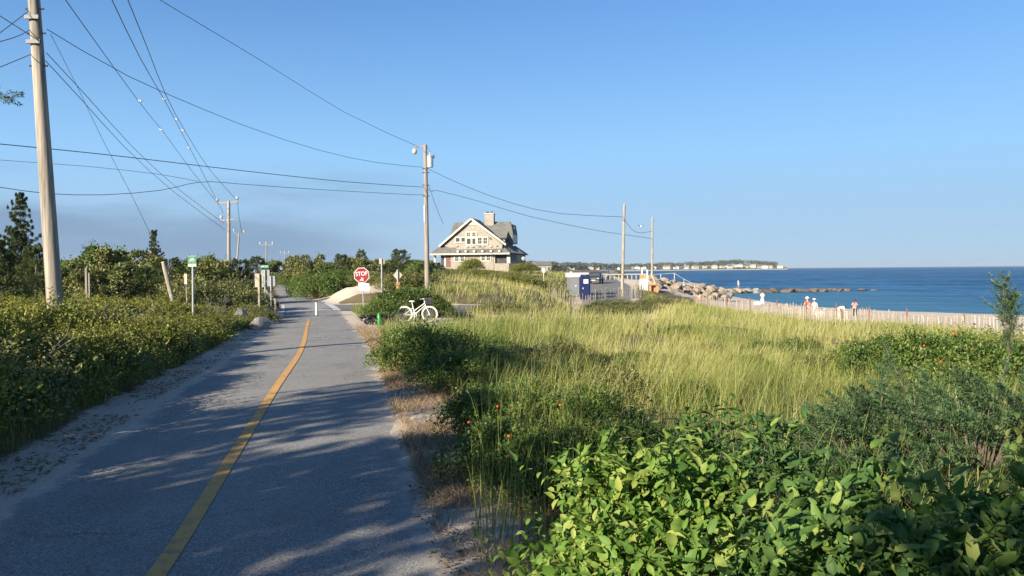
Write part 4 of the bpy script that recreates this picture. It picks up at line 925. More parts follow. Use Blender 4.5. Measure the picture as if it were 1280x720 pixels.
# ---- wooden beach stand
M['ply'] = plain('raw_wood', (.34, .2, .1), .8, .2, 5, stretch=(1, 1, .15))
g0 = gpt(811, 97); k_ = 97 / F_PX; root = thing('wooden_beach_stand', 'unpainted wooden stand with white panel and tall posts by the boulders', 'beach stand', g0)
def sz(py): return at(811, py, 97).z - g0.z
def sx_(px): return (px - 811) * k_
MB().box((sx_(804), .1, (sz(345) + sz(347)) / 2 - .0), (.75, .6, sz(343) - sz(348.5))).build('top_box', M['ply'], root)
MB().box((sx_(803.5), 0, (sz(348.6) + 0) / 2), (.72, .5, sz(348.6) + .0)).build('white_panel', M['white'], root)
for px, py, mt in ((808.5, 337, 'white'), (802.8, 334.5, 'white')): MB().box((sx_(px), -.32 if px > 805 else .3, sz(py) / 2), (.16, .16, sz(py))).build('post', M[mt], root)
for px in (812, 821): MB().box((sx_(px), -.1, sz(355) / 2 - .1), (.32, .3, sz(355) + .2)).build('leg', M['ply'], root)
MB().box((sx_(816.5), -.1, sz(355.6)), (1.35, .5, .2)).build('cross_beam', M['ply'], root); MB().box((sx_(816.5), .25, sz(361)), (.8, .08, 1.0)).build('back_board', M['ply'], root)
MB().beam((sx_(813), .2, sz(340)), (sx_(819), 0, sz(354.6)), .12).build('brace', M['cream'], root)

# ---- portable toilet, trailer, car, beach sign
YT = 80.0; g0 = gpt(731, YT); k_ = YT / F_PX; w_ = 11.8 * k_; h_ = at(731, 343.8, YT).z - g0.z
root = thing('portable_toilet', 'dark blue portable toilet with a white notice on its door', 'portable toilet', g0, rad(6))
MB().prism([(-w_ / 2, -.5, 0), (w_ / 2, -.5, 0), (w_ / 2, -.5, h_ - .3), (w_ / 2 - .22, -.5, h_ - .02), (-w_ / 2 + .22, -.5, h_ - .02), (-w_ / 2, -.5, h_ - .3)], (0, 1.05, 0)).build('body', M['blue'], root)
dr = MB().box((0, -.525, h_ * .46), (w_ * .74, .05, h_ * .84)).build('door', M['blue'], root); MB().box((0, -.56, h_ * .74), (.48, .02, .42)).build('notice', M['white'], dr); MB().box((-.3, -.57, h_ * .46), (.07, .05, .16)).build('handle', M['white'], dr)
MB().prism([(-w_ / 2 - .03, -.56, h_ - .30), (-w_ / 2 + .22, -.56, h_), (w_ / 2 - .22, -.56, h_), (w_ / 2 + .03, -.56, h_ - .30), (w_ / 2 - .20, -.56, h_ + .07), (-w_ / 2 + .20, -.56, h_ + .07)], (0, 1.17, 0)).build('roof', M['blue'], root)
M['tgrey'] = plain('trailer_grey', (.16, .165, .175), .6, .06, 3); M['tyre'] = plain('tyre', (.025, .025, .027), .8, .2, 10)
YR = 84.0; g0 = gpt(719, YR); k_ = YR / F_PX; root = thing('box_trailer', 'grey box trailer with a white top beside the portable toilet', 'trailer', g0, rad(6))
hT = at(719, 346.5, YR).z - g0.z; hW = at(719, 341.0, YR).z - g0.z
MB().box((.05, .8, (hT + .1) / 2), (1.25, 2.2, hT - .1)).build('body', M['tgrey'], root)
MB().box((.38, 1.0, (hT + hW) / 2), (2.0, 2.8, hW - hT - .004)).build('white_top', M['white'], root)
MB().box((-.5, -.2, hW + .07), (.2, .3, .12)).build('roof_vent', M['white'], root)
for s_ in (-.66, .72):
    w = MB().tube([(s_ - .08, .9, .3), (s_ + .08, .9, .3)], .3, 16).build('wheel', M['tyre'], root); MB().tube([(s_ - .09, .9, .3), (s_ + .09, .9, .3)], .16, 12).build('hub', M['metal'], w)
MB().box((.0, -.32, hT * .55), (.14, .04, .14)).build('latch', M['white'], root)
# car (dark suv seen from the front)
M['carpaint'] = plain('car_paint', (.018, .02, .024), .4, .1, 2); 
YV = 118.0; g0 = gpt(744.5, YV); root = thing('parked_car', 'dark sport utility car on the beach street beyond the toilet', 'car', g0, rad(-14))
cs = [(-2.3, .55, .95, .86), (-2.2, .4, 1.0, .93), (-1.0, .38, 1.05, .95), (1.6, .38, 1.12, .95), (2.25, .42, 1.08, .92), (2.3, .6, 1.0, .85)]
def loft(secs, lo_r=.9):
    mb = MB(); vs_, fs = [], []
    for (y, z0, z1, w) in secs: vs_ += [(-w * lo_r, y, z0), (-w, y, (z0 + z1) / 2), (-w * .95, y, z1), (w * .95, y, z1), (w, y, (z0 + z1) / 2), (w * lo_r, y, z0)]
    n = len(secs)
    for i_ in range(n - 1):
        for k in range(6): fs.append((i_ * 6 + k, i_ * 6 + (k + 1) % 6, (i_ + 1) * 6 + (k + 1) % 6, (i_ + 1) * 6 + k))
    fs += [tuple(range(6)), tuple((n - 1) * 6 + k for k in range(6))]; return mb.add(vs_, fs)
loft(cs).build('body', M['carpaint'], root)
loft([(-1.05, 1.0, 1.06, .9), (-.35, 1.02, 1.66, .76), (.2, 1.02, 1.74, .75), (1.7, 1.04, 1.7, .74), (2.15, 1.04, 1.12, .86)], 1.2).build('cabin', M['carpaint'], root)
MB().add([(-.80, -1.02, 1.10), (.80, -1.02, 1.10), (.66, -.44, 1.60), (-.66, -.44, 1.60)], [(0, 1, 2, 3)]).build('windscreen', M['glass'], root, loc=(0, -.03, .02))
for s_ in (-1, 1):
    MB().box((s_ * .68, -2.27, .82), (.30, .12, .13)).build('headlight', M['ceramic'], root)
    MB().box((s_ * 1.04, -.75, 1.12), (.18, .12, .15)).build('mirror', M['carpaint'], root)
    MB().add([(s_ * .86, -.6, 1.12), (s_ * .86, 1.7, 1.12), (s_ * .775, 1.5, 1.58), (s_ * .775, -.25, 1.58)], [(0, 1, 2, 3)]).build('side_window', M['glass'], root, loc=(s_ * .05, 0, 0))
    for y in (-1.45, 1.4):
        w = MB().tube([(s_ * .78, y, .36), (s_ * .97, y, .36)], .36, 18).build('wheel', M['tyre'], root); MB().tube([(s_ * .80, y, .36), (s_ * .985, y, .36)], .2, 12).build('rim', M['metal'], w)
MB().box((0, -2.31, .78), (.9, .06, .22)).build('grille', M['dark'], root); MB().box((0, -2.33, .52), (.5, .03, .13)).build('number_plate', M['white'], root); MB().box((0, -2.28, .48), (1.7, .12, .16)).build('bumper', M['dark'], root)
M['silver'] = plain('silver_paint', (.20, .21, .22), .3, .1, 2)
car2 = copy_tree(root); g1 = gpt(755.5, 146); car2.location = g1; tag(car2, 'second parked car, pale grey, farther along the beach street', 'car')
for ch_ in car2.children:
    if ch_.name.startswith(('body', 'cabin')): ch_.data = ch_.data.copy(); ch_.data.materials[0] = M['silver']
g0 = gpt(679.5, 95); c = at(679.5, 337.8, 95) - g0; root = thing('beach_sign', 'small white sign on a pale post in the dune grass', 'sign', g0, group='road signs')
MB().box((0, 0, c.z / 2), (.09, .09, c.z)).build('post', M['cream'], root); MB().box((0, -.07, c.z), (.36, .03, .52)).build('panel', M['white'], root)

# ---- far houses
rf_ = random.Random(9)
fw = [M['trim'], M['cream'], M['white'], M['signback']]
HOUSE = []
for k in range(6):
    w, d_, h = rf_.uniform(11, 18), 9, rf_.uniform(4.5, 7); rh = rf_.uniform(2.5, 4.5)
    wl_ = MB().box((0, 0, h / 2 - 1), (w, d_, h + 2)).mesh('wall', fw[k % 4])
    ro = MB().prism([(-w / 2 - .5, -d_ / 2 - .6, h), (-w / 2 - .5, d_ / 2 + .6, h), (-w / 2 - .5, 0, h + rh)] if k % 2 else [(-w / 2 - .5, -d_ / 2 - .5, h), (w / 2 + .5, -d_ / 2 - .5, h), (0, -d_ / 2 - .5, h + rh)], (w + 1, 0, 0) if k % 2 else (0, d_ + 1, 0)).mesh('roof', M['roof'] if k % 3 else M['signgrey'])
    if not k % 2:
        pass
    wn_ = MB()
    for xx in np.linspace(-w * .35, w * .35, 4): wn_.box((xx, -d_ / 2 - .03, h * .55), (w * .1, .08, 1.6))
    HOUSE.append((wl_, ro, wn_.mesh('windows', M['glass'])))
hs = [(697, 1150), (709, 1500), (718, 1350), (728, 1650), (738, 1500), (746, 1750), (754, 1700), (762, 1900), (771, 1950), (789, 2000), (797, 2050), (806, 2100), (818, 2150), (833, 2200), (845, 2230), (858, 2250), (869, 2280), (881, 2300), (893, 2330), (903, 2340), (911, 2350), (918, 2350), (925, 2360), (933, 2370), (941, 2380), (948, 2390), (956, 2400), (963, 2410), (975, 2420)]
for k, (px, Y) in enumerate(hs):
    v = at(px, 336, Y); t = np.interp(v.x, FSd[:, 0], tt); hh = float(np.interp(t, [0, .3, .6, .75, .9, .97, 1], [1, 1, 1.5, 4, 14, 5, .5])) * rf_.uniform(.35, 1.1)
    # far houses stand on the shore's land, 50-80 m behind its beach
    ln = math.hypot(v.x, v.y); i_ = int(np.argmin(np.abs(np.arctan2(FSd[:, 0], FSd[:, 1]) - math.atan2(v.x, v.y)))); base = FSd[i_]; kk = 1 + rf_.uniform(35, 60) / np.hypot(*base)
    aa = math.atan2(v.x, v.y); rr0 = float(np.interp(aa, np.arctan2(FSd[:, 0], FSd[:, 1]), np.hypot(FSd[:, 0], FSd[:, 1]))) + rf_.uniform(25, 48); x, y = rr0 * math.sin(aa), rr0 * math.cos(aa)
    r_ = thing('far_house', 'pale gabled house in the row across the bay', 'house', (x, y, 1.0 + hh * .45), rf_.uniform(-.5, .5), 'houses across the bay')
    wl_, ro, wi = HOUSE[k % 6]; s_ = rf_.uniform(.75, 1.15) * np.hypot(x, y) / 2300
    r_.scale = (s_, s_, s_); obj('wall', wl_, r_); obj('roof', ro, r_); obj('window_row', wi, r_)
g0 = Vector((at(678, 338, 420).x, 420, .6)); r_ = thing('cream_cottage', 'low cream cottage with a grey roof beyond the dune, right of the big house', 'house', g0, rad(20))
MB().box((0, 0, 1.4), (8.5, 6, 4)).build('wall', M['trim'], r_); MB().prism([(-4.6, -3.4, 3.4), (-4.6, 3.4, 3.4), (-4.6, 0, 5.6)], (9.2, 0, 0)).build('roof', M['roof'], r_)
for xx in (-2.5, 0, 2.5): MB().box((xx, -3.03, 1.8), (1, .08, 1.2)).build('window', M['glass'], r_)

# ---- people on the beach
M['skin'] = plain('skin', (.50, .30, .21), .55, .08, 8); M['hair'] = plain('dark_hair', (.025, .018, .014), .6, .2, 12)
def cloth(n, c): return plain('cloth_' + n, c, .85, .12, 9)
CL = {'white': cloth('white', (.74, .73, .70)), 'pink': cloth('pink', (.62, .20, .19)), 'red': cloth('red', (.42, .07, .05)), 'grey': cloth('grey', (.46, .45, .45)), 'black': cloth('black', (.02, .02, .025)), 'lightblue': cloth('lightblue', (.36, .47, .60)), 'navy': cloth('navy', (.03, .04, .09)), 'tan': cloth('tan', (.55, .42, .29))}
def skin_mesh(name, chains, mat, sub=2, root_i=0):
    """chains: lists of (point, radius); equal points are shared joints"""
    idx, V, R_, E_ = {}, [], [], []
    for ch_ in chains:
        pr = None
        for p_, r_ in ch_:
            k = tuple(round(c_, 4) for c_ in p_)
            if k not in idx: idx[k] = len(V); V.append(p_); R_.append(r_)
            i_ = idx[k]
            if pr is not None and pr != i_: E_.append((pr, i_))
            pr = i_
    me = bpy.data.meshes.new(name); me.from_pydata(V, E_, []); o = bpy.data.objects.new(name, me); COL.objects.link(o)
    md = o.modifiers.new('skin', 'SKIN'); md.use_smooth_shade = True
    for k, sv in enumerate(me.skin_vertices[0].data):
        rr = R_[k]; sv.radius = rr if hasattr(rr, '__len__') else (rr, rr); sv.use_root = (k == root_i)
    ss = o.modifiers.new('sub', 'SUBSURF'); ss.levels = sub; ss.render_levels = sub
    dg = bpy.context.evaluated_depsgraph_get(); out = bpy.data.meshes.new_from_object(o.evaluated_get(dg)); bpy.data.objects.remove(o); bpy.data.meshes.remove(me)
    out.materials.clear(); out.materials.append(mat); return out
def person(label, loc, rz, height, top, bottom, pose='stand', hat=None, long_hair=False, short=False, arms='down'):
    bend = {'stand': 0, 'bend': rad(78), 'sit': rad(-6), 'lean': rad(18)}[pose]
    def up(p_):      # torso turns about the hips
        x, y, z = p_; z0 = .93; c_, s_ = math.cos(bend), math.sin(bend); dy, dz = y, z - z0
        q = (x, dy * c_ - dz * s_, z0 + dy * s_ + dz * c_); return q
    J = {'pel': (0, 0, .95), 'chest': (0, .01, 1.22), 'neck0': (0, .01, 1.45), 'neck1': (0, -.01, 1.54), 'head': (0, -.02, 1.62), 'crown': (0, -.01, 1.70), 'nose': (0, -.115, 1.62)}
    J = {k: up(v) for k, v in J.items()}
    chains = [[(J['pel'], (.15, .11)), (J['chest'], (.155, .11)), (J['neck0'], (.09, .08)), (J['neck1'], .052), (J['head'], (.082, .10)), (J['crown'], (.07, .085))], [(J['head'], (.082, .10)), (J['nose'], .014)]]
    shirt = [[(J['pel'], (.175, .135)), (J['chest'], (.18, .135)), (J['neck0'], (.10, .09))]]; pants = [[(J['pel'], (.175, .138)), (up((0, 0, 1.02)), (.17, .13))]]
    for s_ in (-1, 1):
        if arms == 'front': A = [(s_ * .19, 0, 1.40), (s_ * .25, .03, 1.13), (s_ * .08, -.19, 1.02)]
        elif arms == 'face': A = [(s_ * .19, 0, 1.40), (s_ * .25, -.08, 1.18), (s_ * .10, -.21, 1.42)]
        else: A = [(s_ * .19, 0, 1.40), (s_ * .245, .02, 1.12), (s_ * .25, -.07, .87)]
        A = [up(a) for a in A]
        if pose == 'bend': A[1] = (A[0][0] * 1.1, A[0][1] - .02, A[0][2] - .28); A[2] = (A[0][0] * .9, A[0][1] - .12, A[0][2] - .50)
        if pose == 'sit': A[1] = (s_ * .27, -.14, 1.13); A[2] = (s_ * .16, -.36, 1.12)
        h_ = Vector(A[2]) - Vector(A[1]); h_.normalize(); pal = Vector(A[2]) + h_ * .08
        chains.append([(J['chest'], (.155, .11)), (A[0], .062), (A[1], .042), (A[2], .028), (tuple(pal), (.036, .018))])
        sd = h_.cross(Vector((0, 0, 1))); sd = sd.normalized() if sd.length > .1 else Vector((0, 1, 0))
        for k, (o_, ln) in enumerate(((-.028, .07), (-.009, .082), (.011, .078), (.029, .06))): chains.append([(tuple(pal), (.036, .018)), (tuple(pal + sd * o_ + h_ * .02), .009), (tuple(pal + sd * o_ * 1.15 + h_ * (.02 + ln) + Vector((0, -.012, 0))), .0075)])
        chains.append([(A[2], .028), (tuple(Vector(A[2]) + h_ * .035 - sd * .04), .01), (tuple(Vector(A[2]) + h_ * .085 - sd * .055), .008)])
        shirt.append([(J['chest'], (.18, .135)), (A[0], .085), (tuple((Vector(A[0]) * .35 + Vector(A[1]) * .65) if short else Vector(A[1]) * .2 + Vector(A[2]) * .8), .062 if short else .05)])
        G = [(s_ * .10, 0, .90), (s_ * .115, -.03, .50), (s_ * .12, .02, .085), (s_ * .13, -.16, .035)]
        if pose == 'sit': G = [(s_ * .10, -.02, .90), (s_ * .14, -.36, 1.14), (s_ * .13, -.50, .90), (s_ * .13, -.66, .86)]
        chains.append([(J['pel'], (.15, .11)), (G[0], .095), (G[1], .062), (G[2], .042), (G[3], .036)])
        kn = tuple(Vector(G[1]) * .8 + Vector(G[0]) * .2) if short else tuple(Vector(G[2]) * .92 + Vector(G[1]) * .08)
        pants.append([(J['pel'], (.175, .138)), (G[0], .118), (G[1], .088), (kn, .07)] if not short else [(J['pel'], (.175, .138)), (G[0], .118), (kn, .095)])
    sc = height / 1.75; lz = -.83 * sc if pose == 'sit' else 0
    root = thing('person', label, 'person', loc, rz, 'people on the beach'); root.scale = (sc,) * 3
    kw = dict(loc=(0, 0, -.83 if pose == 'sit' else 0))
    obj('body', skin_mesh('body', chains, M['skin'], 2), root, **kw)
    if top: obj('shirt', skin_mesh('shirt', shirt, CL[top], 2), root, **kw)
    obj('shorts' if short else 'trousers', skin_mesh('trousers', pants, CL[bottom], 2), root, **kw)
    hd, cr = Vector(J['head']), Vector(J['crown']); ax = (cr - hd).normalized(); off = Vector(kw['loc']); back = ax.cross(Vector((1, 0, 0)))
    MB().ball(tuple(hd + ax * .065 + off - back * .02), (.105, .118, .095), 12, 8).build('hair', M['hair'], root)
    if long_hair: MB().ball(tuple(hd - ax * .06 + off - back * .08), (.10, .07, .17), 10, 7).build('long_hair', M['hair'], root)
    if hat: MB().tube([hd + ax * .085 + off, hd + ax * .10 + off, hd + ax * .115 + off, hd + ax * .20 + off, hd + ax * .225 + off], [.19, .19, .125, .115, .04], 16).build('hat', CL[hat], root)
    return root
def bp(px, Y): return gpt(px, Y)
person('person in white shirt and white trousers standing at the water edge', bp(953, 100), rad(160), 1.78, 'white', 'white', arms='front')
person('dark-haired person in pink top and dark leggings standing by the fence', bp(1068.5, 72), rad(-20), 1.70, 'pink', 'black', arms='face', long_hair=True)
person('person in a white hat and red top standing behind the fence', bp(1009, 70), rad(150), 1.74, 'red', 'navy', hat='white')
person('person in a white sun hat and loose grey clothes behind the fence', bp(1018.5, 68), rad(170), 1.60, 'grey', 'grey', hat='white', pose='lean')
person('dark-haired person in pale clothes crouched low behind the fence', bp(1026.5, 66), rad(200), 1.62, 'grey', 'tan', pose='sit')
person('person in white bending far over beside the fence', bp(1048, 68), rad(110), 1.70, 'white', 'tan', pose='bend')
person('dark-haired bare-backed person sitting on the sand near the boulders', bp(874.5, 92), rad(190), 1.75, None, 'red', pose='sit', short=True)
gq = at(923, 360, 167); person('distant person in a light blue top and white shorts on the rock groin', (gq.x, 167, SEA_Z + 1.25), rad(30), 1.70, 'lightblue', 'white', short=True)
g0 = bp(946, 99); root = thing('beach_cooler', 'small white cooler box on the sand beside the person in white', 'cooler', g0)
MB().box((0, 0, .17), (.75, .4, .34)).build('box', M['white'], root); MB().box((0, 0, .37), (.79, .44, .06)).build('lid', M['white'], root); MB().tube([(-.4, 0, .25), (-.4, 0, .5), (.4, 0, .5), (.4, 0, .25)], .015, 6).build('handle', M['metal'], root)
g0 = at(800, 283, 70); root = thing('gull', 'white gull gliding between the two beach poles', 'bird', g0, rad(40), 'birds')
MB().tube([(0, -.2, 0), (0, -.1, .01), (0, .05, 0), (0, .22, 0)], [.02, .055, .06, .015], 8).build('body', M['white'], root)
for s_ in (-1, 1): MB().add([(0, -.06, .02), (s_ * .3, -.1, .10), (s_ * .62, .02, .05), (s_ * .3, .05, .09), (0, .08, .02)], [(0, 1, 2, 3, 4)]).build('wing', M['signgrey'], root)

# ================================================================== VEGETATION
# ---- trees
def tree_bits(kind, seed):
    """unit tree: height 1, half-width about .5; returns foliage and trunk meshes"""
    rng = np.random.default_rng(seed)
    if kind in ('oak', 'scrub', 'willow'):
        n = 24; c, r = [], []
        for _ in range(n):
            u = rng.uniform(0, 1) ** .55; a = rng.uniform(0, 6.28); zz = rng.uniform(.16, .84); rr = .46 * math.sqrt(max(.05, 1 - ((zz - .42) / .62) ** 2)) * u
            c.append((rr * math.cos(a), rr * math.sin(a), zz)); r.append(rng.uniform(.10, .19))
        c = np.array(c); P, D, Nn, Tn = clump_leaves(rng, c, np.array(r), 330, .045, .85, 3, .14, .45, -.02, .16); n = len(P)
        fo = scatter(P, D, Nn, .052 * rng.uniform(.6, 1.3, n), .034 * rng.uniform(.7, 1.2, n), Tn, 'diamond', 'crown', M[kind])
        mb = MB(); mb.tube([(0, 0, -.06), (.01, .0, .15), (.0, .02, .34), (.02, 0, .5)], [.035, .028, .02, .012], 8, False)
        for q in c[:12]: mb.tube([(0, .005, .12 + .2 * rng.random()), tuple(q * .55 + np.array([0, 0, .06])), tuple(q)], [.015, .010, .004], 5, False)
    elif kind == 'spruce':
        S_0, Dr, Ln = [], [], []; mb = MB(); mb.tube([(0, 0, -.05), (0, 0, .5), (0, 0, .97)], [.022, .013, .003], 8, False)
        zz = .06
        while zz < .97:
            R0 = .46 * (1 - zz) ** .95 * rng.uniform(.6, 1.2)
            for k in range(7 if zz < .7 else 5):
                a = rng.uniform(0, 6.28); ln = R0 * rng.uniform(.7, 1.25) + .02; dv = np.array([math.cos(a), math.sin(a), .18 + .5 * zz ** 2]); dv /= np.linalg.norm(dv)
                st = np.array([0, 0, zz]); mb.tube([tuple(st), tuple(st + dv * ln)], [.005, .001], 4, False)
                for t in np.linspace(.2, 1, max(2, int(ln / .05))):
                    for sgn in (-1, 0, 1):
                        b_ = a + sgn * .75; S_0.append(st + dv * ln * t); Dr.append(np.array([math.cos(b_), math.sin(b_), .12 + rng.normal(0, .15)])); Ln.append((.028 + .07 * (1 - t)) * rng.uniform(.7, 1.3) * (1.1 - .75 * zz))
            zz += rng.uniform(.035, .06)
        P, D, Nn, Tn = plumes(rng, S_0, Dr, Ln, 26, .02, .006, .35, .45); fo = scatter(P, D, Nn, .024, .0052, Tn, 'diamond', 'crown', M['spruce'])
    else:  # cedar: ragged cone of upswept plumes
        S_0, Dr, Ln = [], [], []; mb = MB(); mb.tube([(0, 0, -.05), (.01, 0, .4), (0, 0, .9)], [.04, .024, .006], 8, False)
        lobes = [(rng.uniform(0, 6.28), rng.uniform(.1, .75), rng.uniform(.6, 1.2)) for _ in range(9)]
        for _ in range(330):
            zz = rng.uniform(.03, .95) ** 1.1; a = rng.uniform(0, 6.28); bulge = 1
            for la, lz, ls in lobes: bulge += .45 * (ls - .8) * math.exp(-((zz - lz) / .12) ** 2) * max(0, math.cos(a - la))
            R0 = .46 * (1 - zz) ** .62 * bulge; rr = R0 * rng.uniform(.35, 1)
            S_0.append(np.array([rr * math.cos(a), rr * math.sin(a), zz - .02])); up_ = rng.uniform(.25, 1.1); Dr.append(np.array([math.cos(a), math.sin(a), up_])); Ln.append(rng.uniform(.07, .15) * (1.1 - .4 * zz))
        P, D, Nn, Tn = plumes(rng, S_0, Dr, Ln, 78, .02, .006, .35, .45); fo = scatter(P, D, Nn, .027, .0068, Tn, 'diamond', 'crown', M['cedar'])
        for k in range(0, 330, 14): mb.tube([(0, 0, S_0[k][2] * .8), tuple(S_0[k])], [.008, .002], 4, False)
    return fo, mb.mesh('trunk', M['bark'])
def open_crown(seed):
    rng = np.random.default_rng(seed); n = 26; u = rng.uniform(0, 1, n) ** .5; a = rng.uniform(0, 6.28, n); zz = rng.uniform(.2, .9, n); rr = .46 * np.sqrt(np.maximum(.05, 1 - ((zz - .5) / .55) ** 2)) * u
    c = np.stack([rr * np.cos(a), rr * np.sin(a), zz], 1); P, D, Nn, Tn = clump_leaves(rng, c, rng.uniform(.07, .15, n), 105, .045, .85, 3, .14, .45, -.02, .16); n = len(P)
    mb = MB(); mb.tube([(0, 0, -.06), (.01, .0, .15), (.0, .02, .34), (.02, 0, .5)], [.03, .024, .018, .01], 8, False)
    for q in c[:14]: mb.tube([(0, .005, .12 + .2 * rng.random()), tuple(q * .55 + np.array([0, 0, .06])), tuple(q)], [.013, .009, .003], 5, False)
    return scatter(P, D, Nn, .04 * rng.uniform(.6, 1.3, n), .028, Tn, 'diamond', 'crown', M['oak']), mb.mesh('trunk', M['bark'])
TREES = {k: [tree_bits(k, s) for s in seeds] for k, seeds in {'oak': (1, 2, 3), 'scrub': (4, 5), 'willow': (6,), 'spruce': (7, 8), 'cedar': (9, 10, 11)}.items()}
TREES['open'] = [open_crown(41), open_crown(42), open_crown(43)]
TN = {'open': 'broadleaf_tree', 'oak': 'broadleaf_tree', 'scrub': 'scrub_tree', 'willow': 'pale_shrub', 'spruce': 'spruce_tree', 'cedar': 'cedar_tree'}
tree_rng = random.Random(3)
def tree(kind, loc, h, hw, label, group, var=None, rz=None):
    v = TREES[kind][tree_rng.randrange(len(TREES[kind])) if var is None else var]
    r_ = thing(TN[kind], label, 'tree' if kind not in ('willow',) else 'shrub', loc, tree_rng.uniform(0, 6.28) if rz is None else rz, group)
    s_ = (hw / .46, hw / .46, h); obj('crown', v[0], r_, sc=s_); obj('trunk', v[1], r_, sc=s_); return r_
def tree_px(kind, px, topy, Y, hwpx, label, group='trees along the left', var=None, rz=None):
    g_ = gpt(px, Y); h = at(px, topy, Y).z - g_.z; return tree(kind, (g_.x, g_.y, g_.z - .05), h, hwpx * Y / F_PX, label, group, var, rz)
tree_px('spruce', 27, 238, 27, 44, 'tall spire-topped spruce behind the nearest utility pole', var=0)
tree_px('cedar', -8, 292, 22, 50, 'dark cedar at the left edge below the tall spruce')
tree_px('cedar', 46, 300, 25, 36, 'dark ragged cedar just left of the nearest utility pole')
tree_px('oak', 88, 318, 36, 26, 'small dark round tree just right of the nearest utility pole')
tree_px('oak', 128, 299, 50, 34, 'rounded broadleaf tree whose dome rises highest at the left')
tree_px('scrub', 163, 306, 42, 40, 'wide olive-green tree left of the small spire conifer')
tree_px('scrub', 110, 332, 34, 24, 'low reddish scrub tree beside the short grey post')
tree_px('spruce', 193, 284, 46, 26, 'small spire conifer rising above the scrub left of the bike route sign', var=1)
tree_px('cedar', 212, 318, 38, 34, 'dark spreading cedar behind the leaning wooden post')
tree_px('cedar', 182, 330, 36, 30, 'dark low cedar under the small spire conifer')
tree_px('oak', 247, 313, 56, 20, 'round tree crown just behind the bike route sign')
tree_px('scrub', 272, 322, 48, 30, 'olive scrub tree at the foot of the two-armed pole')
tree_px('cedar', 300, 320, 50, 26, 'spiky dark cedar right of the two-armed pole')
tree_px('cedar', 322, 318, 62, 22, 'dark cedar behind the cream sign back')
tree_px('cedar', 268, 336, 40, 36, 'low dark cedar behind the hedge by the cream sign')
tree_px('oak', 345, 321, 110, 16, 'small round tree at the far end of the path', 'trees past the street')
tree_px('willow', 357, 338, 96, 15, 'pale silvery shrub where the path disappears', 'trees past the street')
tree_px('scrub', 371, 317, 84, 17, 'tall scrub tree right of the path bend', 'trees past the street')
tree_px('scrub', 388, 315, 74, 18, 'bare-topped scrub tree above the path bend', 'trees past the street')
tree_px('oak', 404, 326, 66, 20, 'round green tree above the path left of the stop sign', 'trees past the street')
tree_px('cedar', 427, 315, 66, 20, 'ragged dark cedar left of the stop sign', 'trees past the street')
tree_px('scrub', 442, 320, 74, 20, 'pale olive tree right behind the stop sign', 'trees past the street')
tree_px('cedar', 452, 310, 80, 13, 'dark cedar peak above the stop sign', 'trees past the street')
tree_px('scrub', 468, 321, 70, 20, 'olive bush behind the small square sign', 'trees past the street')
tree_px('cedar', 500, 309, 66, 24, 'tall pointed cedar above the diamond sign', 'trees past the street')
tree_px('cedar', 486, 328, 60, 20, 'dark cedar between the square and diamond signs', 'trees past the street')
tree_px('oak', 520, 326, 62, 20, 'green bush tree just left of the middle pole', 'trees past the street')
tree_px('cedar', 545, 327, 92, 18, 'dark bush left of the house porch', 'trees past the street')
tree_px('cedar', 694, 331, 210, 10, 'lone dark wind-shaped pine beyond the dune', 'trees past the street', 2)
tree_px('cedar', 706, 337, 200, 4, 'very small dark pine beside the lone pine', 'trees past the street')
rt = random.Random(21)
for k in range(34):
    Y = rt.uniform(60, 150); px = rt.uniform(-60, 330); g_ = gpt(px, Y); topy = rt.uniform(322, 332)
    h = max(2.2, at(px, topy, Y).z - g_.z)
    if abs(g_.x - path_x(Y)) < 5: continue
    tree(rt.choice(['oak', 'scrub', 'cedar']), g_, h, h * rt.uniform(.55, .8), 'scrubby tree in the thicket behind the left trees', 'thicket behind the left trees')
for k in range(16):
    Y = rt.uniform(18, 70); px = rt.uniform(-520, -70); g_ = gpt(px, Y); h = rt.uniform(2.6, 4.2); tree(rt.choice(['oak', 'scrub', 'cedar']), g_, h, h * rt.uniform(.55, .8), 'scrubby tree in the thicket behind the left trees', 'thicket behind the left trees')
for k in range(26):
    Y = rt.uniform(76, 125); px = rt.uniform(385, 535); g_ = gpt(px, Y)
    if g_.x - path_x(Y) < 4.5: continue
    h = max(2, at(px, rt.uniform(325, 335), Y).z - g_.z); tree(rt.choice(['oak', 'scrub', 'cedar']), g_, h, h * rt.uniform(.6, .9), 'scrubby tree in the thicket between path and house', 'thicket between path and house')

# ---- shrubs
HED = [make_bush('hedge_shrub', 100 + k, 1.0, 1.0, 1.15, 30, 330, .062, .034, 'diamond', 'hedge', .60, 7, .34)[0] for k in range(4)]
SCR = [make_bush('scrub_shrub', 120 + k, 1.0, 1.0, 1.0, 22, 260, .07, .04, 'diamond', 'scrub', .42, 7, .36)[0] for k in range(2)]
RUG = [make_bush('rose_shrub', 140 + k, 1.0, 1.0, .95, 26, 300, .055, .036, 'diamond', 'rugosa', .42, 6, .28)[0] for k in range(3)]
_used = set(); SHR = []
_ones = 'first second third fourth fifth sixth seventh eighth ninth tenth eleventh twelfth thirteenth fourteenth fifteenth sixteenth seventeenth eighteenth nineteenth twentieth'.split()
def nth(k): return _ones[k] if k < 20 else ('twenty-' + _ones[k - 20] if k < 29 else 'thirtieth')
front_n = 0
def shrub(protos, loc, sx, sy, sz, label, group, rz=None):
    p_ = random.choice(protos)
    if p_.name not in _used: o = p_; _used.add(p_.name)
    else: o = copy_tree(p_)
    o.location = loc; o.rotation_euler = (0, 0, random.uniform(0, 6.28) if rz is None else rz); o.scale = (sx, sy, sz)
    SHR.append(o); return tag(o, label, 'shrub', group)
rh_ = random.Random(5)
